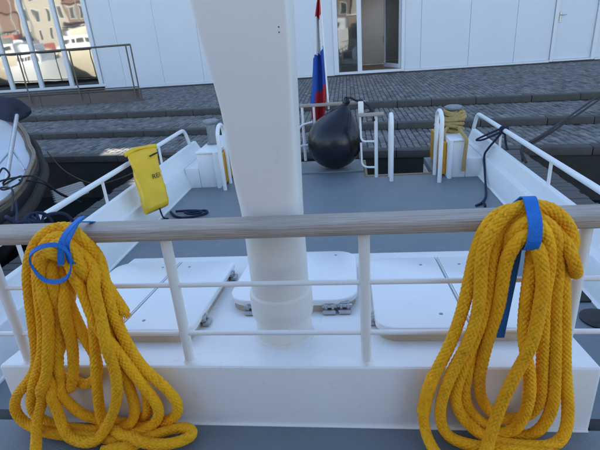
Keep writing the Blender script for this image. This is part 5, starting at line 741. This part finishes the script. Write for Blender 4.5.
s2 = MB(); P2 = crom([(-.905, yf + .10, 1.385), (-.910, yf + .03, 1.375), (-.925, yf - .006, 1.345), (-.938, yf - .014, 1.30), (-.948, yf - .014, 1.262)], 5); s2.ribbon(P2, [Vector((.0115, 0, .002))] * len(P2)); s2.build('free_end', 'strap_blue', sa)
ring = crom([(-.925, yf - .016, 1.330), (-.970, yf - .022, 1.338), (-1.02, yf - .02, 1.320), (-1.058, yf - .005, 1.285), (-1.052, yf - .01, 1.245), (-1.015, yf - .022, 1.212), (-.96, yf - .024, 1.208), (-.922, yf - .02, 1.235), (-.912, yf - .01, 1.285)], 6, True)
s3 = MB(); s3.ribbon(ring + [ring[0]], [Vector((.0, .004, .0065))] * (len(ring) + 1)); s3.build('open_loop', 'strap_blue', sa)
s4 = MB(); s4.ribbon([(-.925, 1.385, 1.27), (-.93, 1.378, 1.2), (-.935, 1.378, 1.10)], [Vector((.012, 0, 0))] * 3); s4.build('hanging_tail', 'rope_navy', sa)

# black ball fender --------------------------------------------------
fc = Vector((-.215, 6.62, .418)); ax = Vector((.17, .02, .50)).normalized()
fe = empty('ball_fender', (-.215, 6.62, .045), 'big black ball fender with pointed neck by the stern rail', 'fender')
pf = []
for k in range(0, 15): q = -PI / 2 + (PI / 2 + R_(39)) * k / 14; pf.append((.395 * math.cos(q), .395 * math.sin(q)))
r1, z1 = pf[-1]
for k in range(1, 9): t = k / 8; pf.append((r1 + (.045 - r1) * t ** 1.12, z1 + (.545 - z1) * t))
pf += [(.045, .56), (.055, .57), (.055, .605), (.03, .615)]
MB().lathe(pf, fc, 44, axis=ax).build('body', 'fender', fe)
tip = fc + ax * .60
MB().tube([tip + Vector((.03 * math.cos(q), .0, .03 * math.sin(q) + .02)) for q in [2 * PI * k / 14 for k in range(14)]], .009, 8, True).build('eye_ring', 'fender', fe)
fr = MB(); fr.tube(crom([tip + Vector((0, 0, .03)), tip + Vector((.06, .05, .03)), (.12, 6.85, .95), (.20, 7.0, .93), (.21, 7.10, .88), (.15, 7.05, .84), (.20, 6.98, .90), (.29, 6.55, .90), (.31, 6.4, .82), (.27, 6.3, .86), (.18, 6.27, .80), (.155, 6.25, .5), (.16, 6.3, .2)], 8), .016, 8)
fr.tube(crom([(.20, 6.6, .96), (.28, 6.35, .95), (.33, 6.2, .86), (.33, 6.12, .78)], 6), .018, 8)
tag(fr.build('fender_lanyard', 'rope_black'), 'black lanyard tying the ball fender to the boarding gate', 'rope')

# ensign -------------------------------------------------------------
fl = empty('ensign_flag', (-.30, 7.2, .86), 'red, white and blue flag drooping from its white staff at the stern', 'flag')
T('staff', 'white_paint', fl, [(-.300, 7.17, .80), (-.352, 7.25, 2.30), (-.374, 7.285, 2.95)], .0145, 10)
rows = [(2.95, -.40, -.374), (2.6, -.40, -.364), (2.33, -.387, -.352), (2.20, -.415, -.347), (2.07, -.442, -.344), (1.85, -.468, -.335), (1.62, -.492, -.327), (1.40, -.515, -.325), (1.168, -.545, -.328), (.95, -.585, -.335), (.80, -.590, -.352), (.64, -.582, -.372), (.60, -.55, -.385)]
NU, NV = 16, 60; V = []; Fq = []; mi = []
def rowat(z):
    for (a, l, r), (b, l2, r2) in zip(rows[:-1], rows[1:]):
        if b <= z <= a: f = (a - z) / (a - b); return l + (l2 - l) * f, r + (r2 - r) * f
    return rows[-1][1:]
for j in range(NV + 1):
    z = 2.95 - (2.35) * j / NV; l, r = rowat(z); wdt = r - l
    for i in range(NU + 1):
        u = i / NU; V.append((l + wdt * (u + .06 * math.sin(u * 9 + z * 2) * (u * (1 - u)) * 4), 7.25 - .01 * 0 + (.06 + .25 * wdt) * math.sin(u * 3.3 * PI + z * 1.6) * (1 - .6 * u) - .02, z + .03 * math.sin(u * 8)))
for j in range(NV):
    for i in range(NU):
        k = j * (NU + 1) + i; Fq.append((k, k + 1, k + NU + 2, k + NU + 1)); z = 2.95 - 2.35 * (j + .5) / NV; u = (i + .5) / NU
        if z > 2.07 + .05 * u: c = 0
        elif z > 1.53 + .17 * u: c = 1
        elif z > (1.0 + .16 * u if u > .36 else .80): c = 2
        else: c = 0
        mi.append(c)
fm = MB(); fm.v = [Vector(p) for p in V]; fm.f = [list(q) for q in Fq]; fm.mi = mi; fm.sm = [True] * len(Fq)
fo = fm.build('cloth', ['flag_red', 'flag_white', 'flag_blue'], fl, sharp=180); md = fo.modifiers.new('thick', 'SOLIDIFY'); md.thickness = .004

# yellow bag ---------------------------------------------------------
bagr = empty('dry_bag', (-2.2, 4.85, .1), 'yellow vinyl bag with black print hanging on the left side rail', 'bag')
TL, TR, BR, BL = Vector((-2.394, 4.660, 0.828)), Vector((-2.205, 4.933, 0.842)), Vector((-2.003, 4.533, 0.277)), Vector((-2.151, 4.311, 0.267))
secs = []; NS = 26; SG = 32
from mathutils import noise as mnoise
for j in range(NS + 1):
    v = j / NS; a = TL.lerp(BL, v); b = TR.lerp(BR, v); c = (a + b) / 2; wv = (b - a) / 2; hw = wv.length * 1.04; wd = wv.normalized(); dn = (BL + BR - TL - TR).normalized(); nd = dn.cross(wd).normalized()
    dp = .018 + .062 * math.sin(min(1, v * 1.15) * PI * .55) ** .9
    if v > .93: k = (v - .93) / .07; dp *= (1 - .5 * k * k); hw *= (1 - .03 * k)
    o = []
    for k in range(SG):
        q = 2 * PI * k / SG; cx, sy = math.cos(q), math.sin(q); p = c + wd * (hw * math.copysign(abs(cx) ** .42, cx)) + nd * (dp * math.copysign(abs(sy) ** .6, sy))
        e = mnoise.noise(p * 7) * .018 + mnoise.noise(p * 19) * .007; o.append(p + (p - c).normalized() * e)
    secs.append(o)
bag = MB().loft(secs).build('bag_body', 'bag_vinyl', bagr, sharp=70)
# rolled mouth folded over the rail
P = crom([TL + Vector((-.03, -.02, .0)), TL.lerp(TR, .3) + Vector((-.01, 0, .03)), TL.lerp(TR, .7) + Vector((0, 0, .02)), TR + Vector((.01, .02, .0))], 5)
MB().tube(P, lambda t: .024 + .004 * math.sin(t * 9), 12).build('rolled_mouth', 'bag_vinyl', bagr)
dn = (BL + BR - TL - TR).normalized(); wd = (TR - TL + BR - BL).normalized(); nd = dn.cross(wd).normalized()
front = nd if nd.y < 0 else -nd
def onbag(u, v, off):
    a = TL.lerp(BL, v); b = TR.lerp(BR, v); return (a + b) / 2 + (b - a) / 2 * u + front * off
MB().tube([onbag(.3, .17, .066), onbag(.62, .155, .064), onbag(.95, .14, .05)], .009, 6).build('closure_strap', 'rope_black', bagr)
cu = bpy.data.curves.new('print', 'FONT'); cu.body = 'REI'; cu.size = .078; cu.extrude = .0008
tob = bpy.data.objects.new('tmp', cu); COL.objects.link(tob); dg = bpy.context.evaluated_depsgraph_get(); tme = bpy.data.meshes.new_from_object(tob.evaluated_get(dg)); bpy.data.objects.remove(tob)
tme.name = 'lettering'; up_ = -dn; rt = wd
base = onbag(.0, .55, .083); M = Matrix((rt, up_, rt.cross(up_))).transposed().to_4x4(); M.translation = base - WLOC[bagr.name]; tme.transform(M); tme.materials.clear(); tme.materials.append(MATS['print_black'])
to = bpy.data.objects.new('lettering', tme); COL.objects.link(to); to.parent = bagr
T('cord', 'rope_black', bagr, crom([BL.lerp(BR, .6) + Vector((0, 0, .02)), BL.lerp(BR, .6) + Vector((.01, -.01, -.05)), (-2.21, 4.82, .015), (-2.15, 4.80, .012)], 6), .009, 8)
T('hanging_cord', 'rope_navy', bagr, crom([TL + Vector((-.02, 0, .0)), (-2.49, 4.80, .73), (-2.52, 4.84, .69), (-2.47, 4.87, .665), (-2.44, 4.83, .72)], 6), .010, 8)

# dark lines ---------------------------------------------------------
def line(name, P, r, m, label, cat='rope', group=None, extra=(), n=8):
    b = MB(); b.tube(crom(P, n), r, 8)
    for e in extra: b.tube(crom(e, n), r, 8)
    return tag(b.build(name, m), label, cat, group)
def wraps(x, y, z, r, n=3, dy=.022, jit=.01):
    return [(x + r * math.cos(2 * PI * k / 8), y + dy * k / 8 + jit * math.sin(k * 1.7), z + r * math.sin(2 * PI * k / 8)) for k in range(8 * n)]
line('navy_line', wraps(1.878, 5.72, .645, .038, 3, .028) + [(1.86, 5.84, .60), (1.83, 6.0, .53), (1.79, 6.3, .41), (1.765, 6.47, .365), (1.755, 6.45, .385), (1.78, 6.25, .47), (1.84, 5.95, .60), (1.86, 5.85, .64)], .0135, 'rope_navy',
     'navy line knotted on the right side rail, its tail running down to the deck', extra=[[(1.875, 5.80, .62), (1.83, 5.92, .48), (1.79, 6.02, .36), (1.735, 5.98, .275), (1.69, 5.75, .13), (1.63, 5.45, .025), (1.55, 5.15, .015), (1.45, 4.95, .014), (1.37, 4.87, .014)], [(1.45, 4.95, .02), (1.47, 4.90, .02), (1.46, 4.84, .014)], [(1.90, 5.8, .62), (1.94, 5.83, .45), (1.96, 5.80, .38)]])
line('navy_line', [(-2.19, 5.0, .016), (-2.08, 4.86, .014), (-1.95, 4.80, .015), (-1.82, 4.84, .016), (-1.72, 4.93, .016), (-1.76, 5.01, .018), (-1.88, 4.98, .020), (-1.98, 4.92, .036), (-1.88, 4.86, .036), (-1.78, 4.90, .036), (-1.83, 5.0, .02), (-1.98, 5.03, .016), (-2.12, 4.98, .03)], .0145, 'rope_navy', 'navy line lying in a small loop on the deck below the yellow bag')
line('navy_line', wraps(-2.488, 2.98, .692, .045, 5, .035, .02) + [(-2.46, 3.2, .70), (-2.40, 3.35, .66), (-2.42, 3.5, .50), (-2.44, 3.55, .46)], .013, 'rope_navy', 'navy line wound round the left side rail behind the left coil',
     extra=[[(-2.49, 3.0, .74), (-2.50, 3.1, .755), (-2.46, 3.2, .72), (-2.45, 3.25, .62), (-2.47, 3.2, .55)], [(-2.50, 2.95, .74), (-2.62, 3.0, .78), (-2.85, 3.3, .62), (-3.3, 3.9, .42), (-3.75, 4.5, .40)]])
line('mooring_line', [(1.93, 5.1, .415), (2.0, 5.44, .505), (2.6, 6.3, .47), (4.8, 9.5, .415), (7.2, 13, .42)], .016, 'rope_black', 'upper of two dark mooring lines running from the right rail to the quay', group='dark mooring lines on the right')
line('mooring_line', [(1.93, 5.2, .41), (2.05, 5.52, .475), (2.6, 6.3, .425), (4.82, 9.5, .335), (7.2, 12.9, .32)], .016, 'rope_black', 'lower of two dark mooring lines running from the right rail to the quay', group='dark mooring lines on the right')
line('mooring_line', [(-2.50, 5.9, .45), (-2.75, 6.2, .38), (-3.6, 6.7, .0), (-4.3, 7.0, -.18), (-4.75, 7.0, .05), (-4.95, 6.95, .42)], .011, 'rope_brown', 'slack brown line between the left rail and the neighbouring boat')
line('mooring_line', [(-2.51, 6.3, .45), (-3.0, 6.9, .30), (-3.9, 7.7, .02), (-4.1, 8.2, -.05), (-4.0, 8.6, -.045)], .011, 'rope_brown', 'brown line from the left rail to the quay edge')

# tan rope piled on the right bollard --------------------------------
rng2 = random.Random(11); PB = []; c = (1.41, 6.45)
for k in range(0, 13 * 14):
    a = 2 * PI * k / 14; n_ = k / 14; up_t = n_ / 7 if n_ < 7 else 1 - (n_ - 7) / 6
    rr = (.100 if n_ < 7 else .143) + .010 * math.sin(n_ * 2.3) + .008 * math.sin(a * 2 + n_); zz = .545 + .26 * up_t * (1 if n_ < 7 else .85) + .030 * math.sin(a + n_ * .9) + .008 * math.sin(k * .7)
    PB.append((c[0] + rr * math.cos(a), c[1] + rr * math.sin(a), zz))
PB += [(1.45, 6.24, .60), (1.47, 6.05, .55), (1.48, 5.92, .52), (1.478, 5.915, .40), (1.47, 5.92, .25), (1.465, 5.92, .10)]
bo_ = MB(); bo_.tube(crom(PB, 3), .024, 8); bo_.tube(crom([(1.36, 6.35, .62), (1.27, 6.25, .56), (1.235, 6.15, .45), (1.20, 6.10, .2), (1.205, 6.08, .03)], 6), .023, 8)
tag(bo_.build('bollard_rope', 'rope_tan'), 'tan rope wound in a heap round the bollard on the right corner locker', 'rope')

# ================================================================== NEIGHBOURING BOAT
nb = empty('neighbour_boat', (-6.3, 4, -.95), 'white and varnished boat with dark hull at the left edge, beside the jetty', 'boat')
ST = [(-.5, 2.3, .40), (1.5, 2.65, .36), (4.0, 2.68, .33), (4.9, 2.5, .34), (5.9, 2.05, .42), (6.4, 1.75, .465), (6.75, 1.46, .52), (7.1, 1.2, .60), (7.4, .92, .70), (7.65, .64, .78), (7.85, .36, .85), (7.97, .12, .88)]
CX = -6.5
ST = [tuple(p) for p in crom(ST, 4)]
secs = []
for (y, hb, z) in ST:
    secs.append([(CX + hb, y, z), (CX + hb + .02, y, z - .10), (CX + hb * .97, y - .03, z - .4), (CX + hb * .8, y - .25, -.6), (CX + hb * .4, y - .5, -1.2), (CX - hb * .4, y - .5, -1.2), (CX - hb * .8, y - .25, -.6), (CX - hb * .97, y - .03, z - .4), (CX - hb - .02, y, z - .10), (CX - hb, y, z)])
MB().loft(secs, caps=True).build('hull', 'hull_dark', nb)
for s in (1, -1):
    # varnished covering board and white deck inside it
    MB().loft([[(CX + s * hb, y, z - .02), (CX + s * hb, y, z + .035), (CX + s * max(.02, hb - .09), y - .03, z + .035), (CX + s * max(.02, hb - .09), y - .03, z - .02)] for (y, hb, z) in ST]).build('covering_board', 'varnish', nb)
    MB().tube(crom([(CX + s * (hb - .02), y - .01, z + .075) for (y, hb, z) in ST], 4), .028, 10).build('toe_rail', 'varnish', nb)
    MB().tube(crom([(CX + s * (hb + .05), y + .02, z - .17) for (y, hb, z) in ST], 4), .07, 10).build('rope_fender', 'fuzzy_rope', nb)
MB().loft([[(CX - max(.01, hb - .09), y - .03, z + .002), (CX - max(.005, hb - .09) * .5, y - .03, z + .05), (CX + max(.005, hb - .09) * .5, y - .03, z + .05), (CX + max(.01, hb - .09), y - .03, z + .002)] for (y, hb, z) in ST], closed=False, caps=False).build('deck', 'gel_white', nb)
B('cabin_top', 'gel_white', nb, (-7.6, 2.0, .33), (-5.0, 5.5, .52), .07, 3)
MB().lathe([(.16, .50), (.16, .545), (.13, .55)], (-5.0, 5.55, -.08), 24).build('deck_hatch', 'varnish', nb)
# furled boom under a navy cover, propped on a metal crutch
secs = []
for k in range(31):
    t = 1 - (1 - k / 30) ** 2; c = Vector((-9.2, 7.9, 1.65)).lerp(Vector((-5.36, 7.25, 1.06)), t); r = .23 * (1 - .12 * t) * math.sqrt(max(.02, 1 - max(0, (t - .9) / .1) ** 5)); o = []
    for q in range(20):
        a = 2 * PI * q / 20; e = 1 + .12 * math.sin(3 * a + t * 9) + .07 * math.sin(t * 50 + a) + .05 * math.sin(t * 31 - 2 * a); o.append(c + Vector((0.1 * math.cos(a), r * .75 * e * math.cos(a), r * e * math.sin(a) * .95)))
    secs.append(o)
MB().loft(secs).build('sail_cover', 'canvas_navy', nb)
T('crutch_pole', 'steel', nb, [(-4.40, 5.18, .37), (-5.32, 7.0, 1.02)], .032, 12)
T('crutch_strut', 'steel', nb, [(-4.83, 6.05, .68), (-4.50, 5.75, .44)], .014, 8)
T('crutch_strut', 'steel', nb, [(-4.83, 6.05, .68), (-4.95, 5.6, .40)], .012, 8)
bp = empty('boarding_step', (-4.55, 6.2, -.1), None, None); bp.parent = nb; bp.location = Vector((-4.0, 5.95, -.1)) - WLOC[nb.name]; WLOC[bp.name] = Vector((-4.0, 5.95, -.1))
for k in range(6):
    M = Matrix.Translation((-4.10 - .075 * k, 5.62 + .10 * k, -.02)) @ Matrix.Rotation(R_(62), 4, 'Z')
    MB().rbox((0, -.04, -.012), (.50, .04, .014), .005, 1, M).build('slat', 'city_pale', bp)  # pale colour stands in for sunlight on the slats
line('tangled_line', [(-4.35, 5.1, .42), (-4.15, 5.2, .50), (-4.05, 5.0, .46), (-4.2, 4.9, .42), (-4.35, 5.05, .48), (-4.1, 5.3, .47), (-3.9, 5.25, .40), (-3.85, 5.4, .2), (-3.7, 5.6, -.02)], .012, 'rope_black', 'tangle of black line on the neighbouring boat by the metal pole',
     extra=[[(-4.3, 5.0, .42), (-4.0, 4.8, .46), (-3.7, 4.4, .44), (-3.5, 4.1, .42)], [(-4.2, 5.2, .45), (-4.0, 5.35, .35), (-3.9, 5.55, .1), (-3.85, 5.8, -.03)], [(-4.45, 5.15, .5), (-4.4, 5.25, .6), (-4.3, 5.2, .52), (-4.35, 5.1, .44)]])
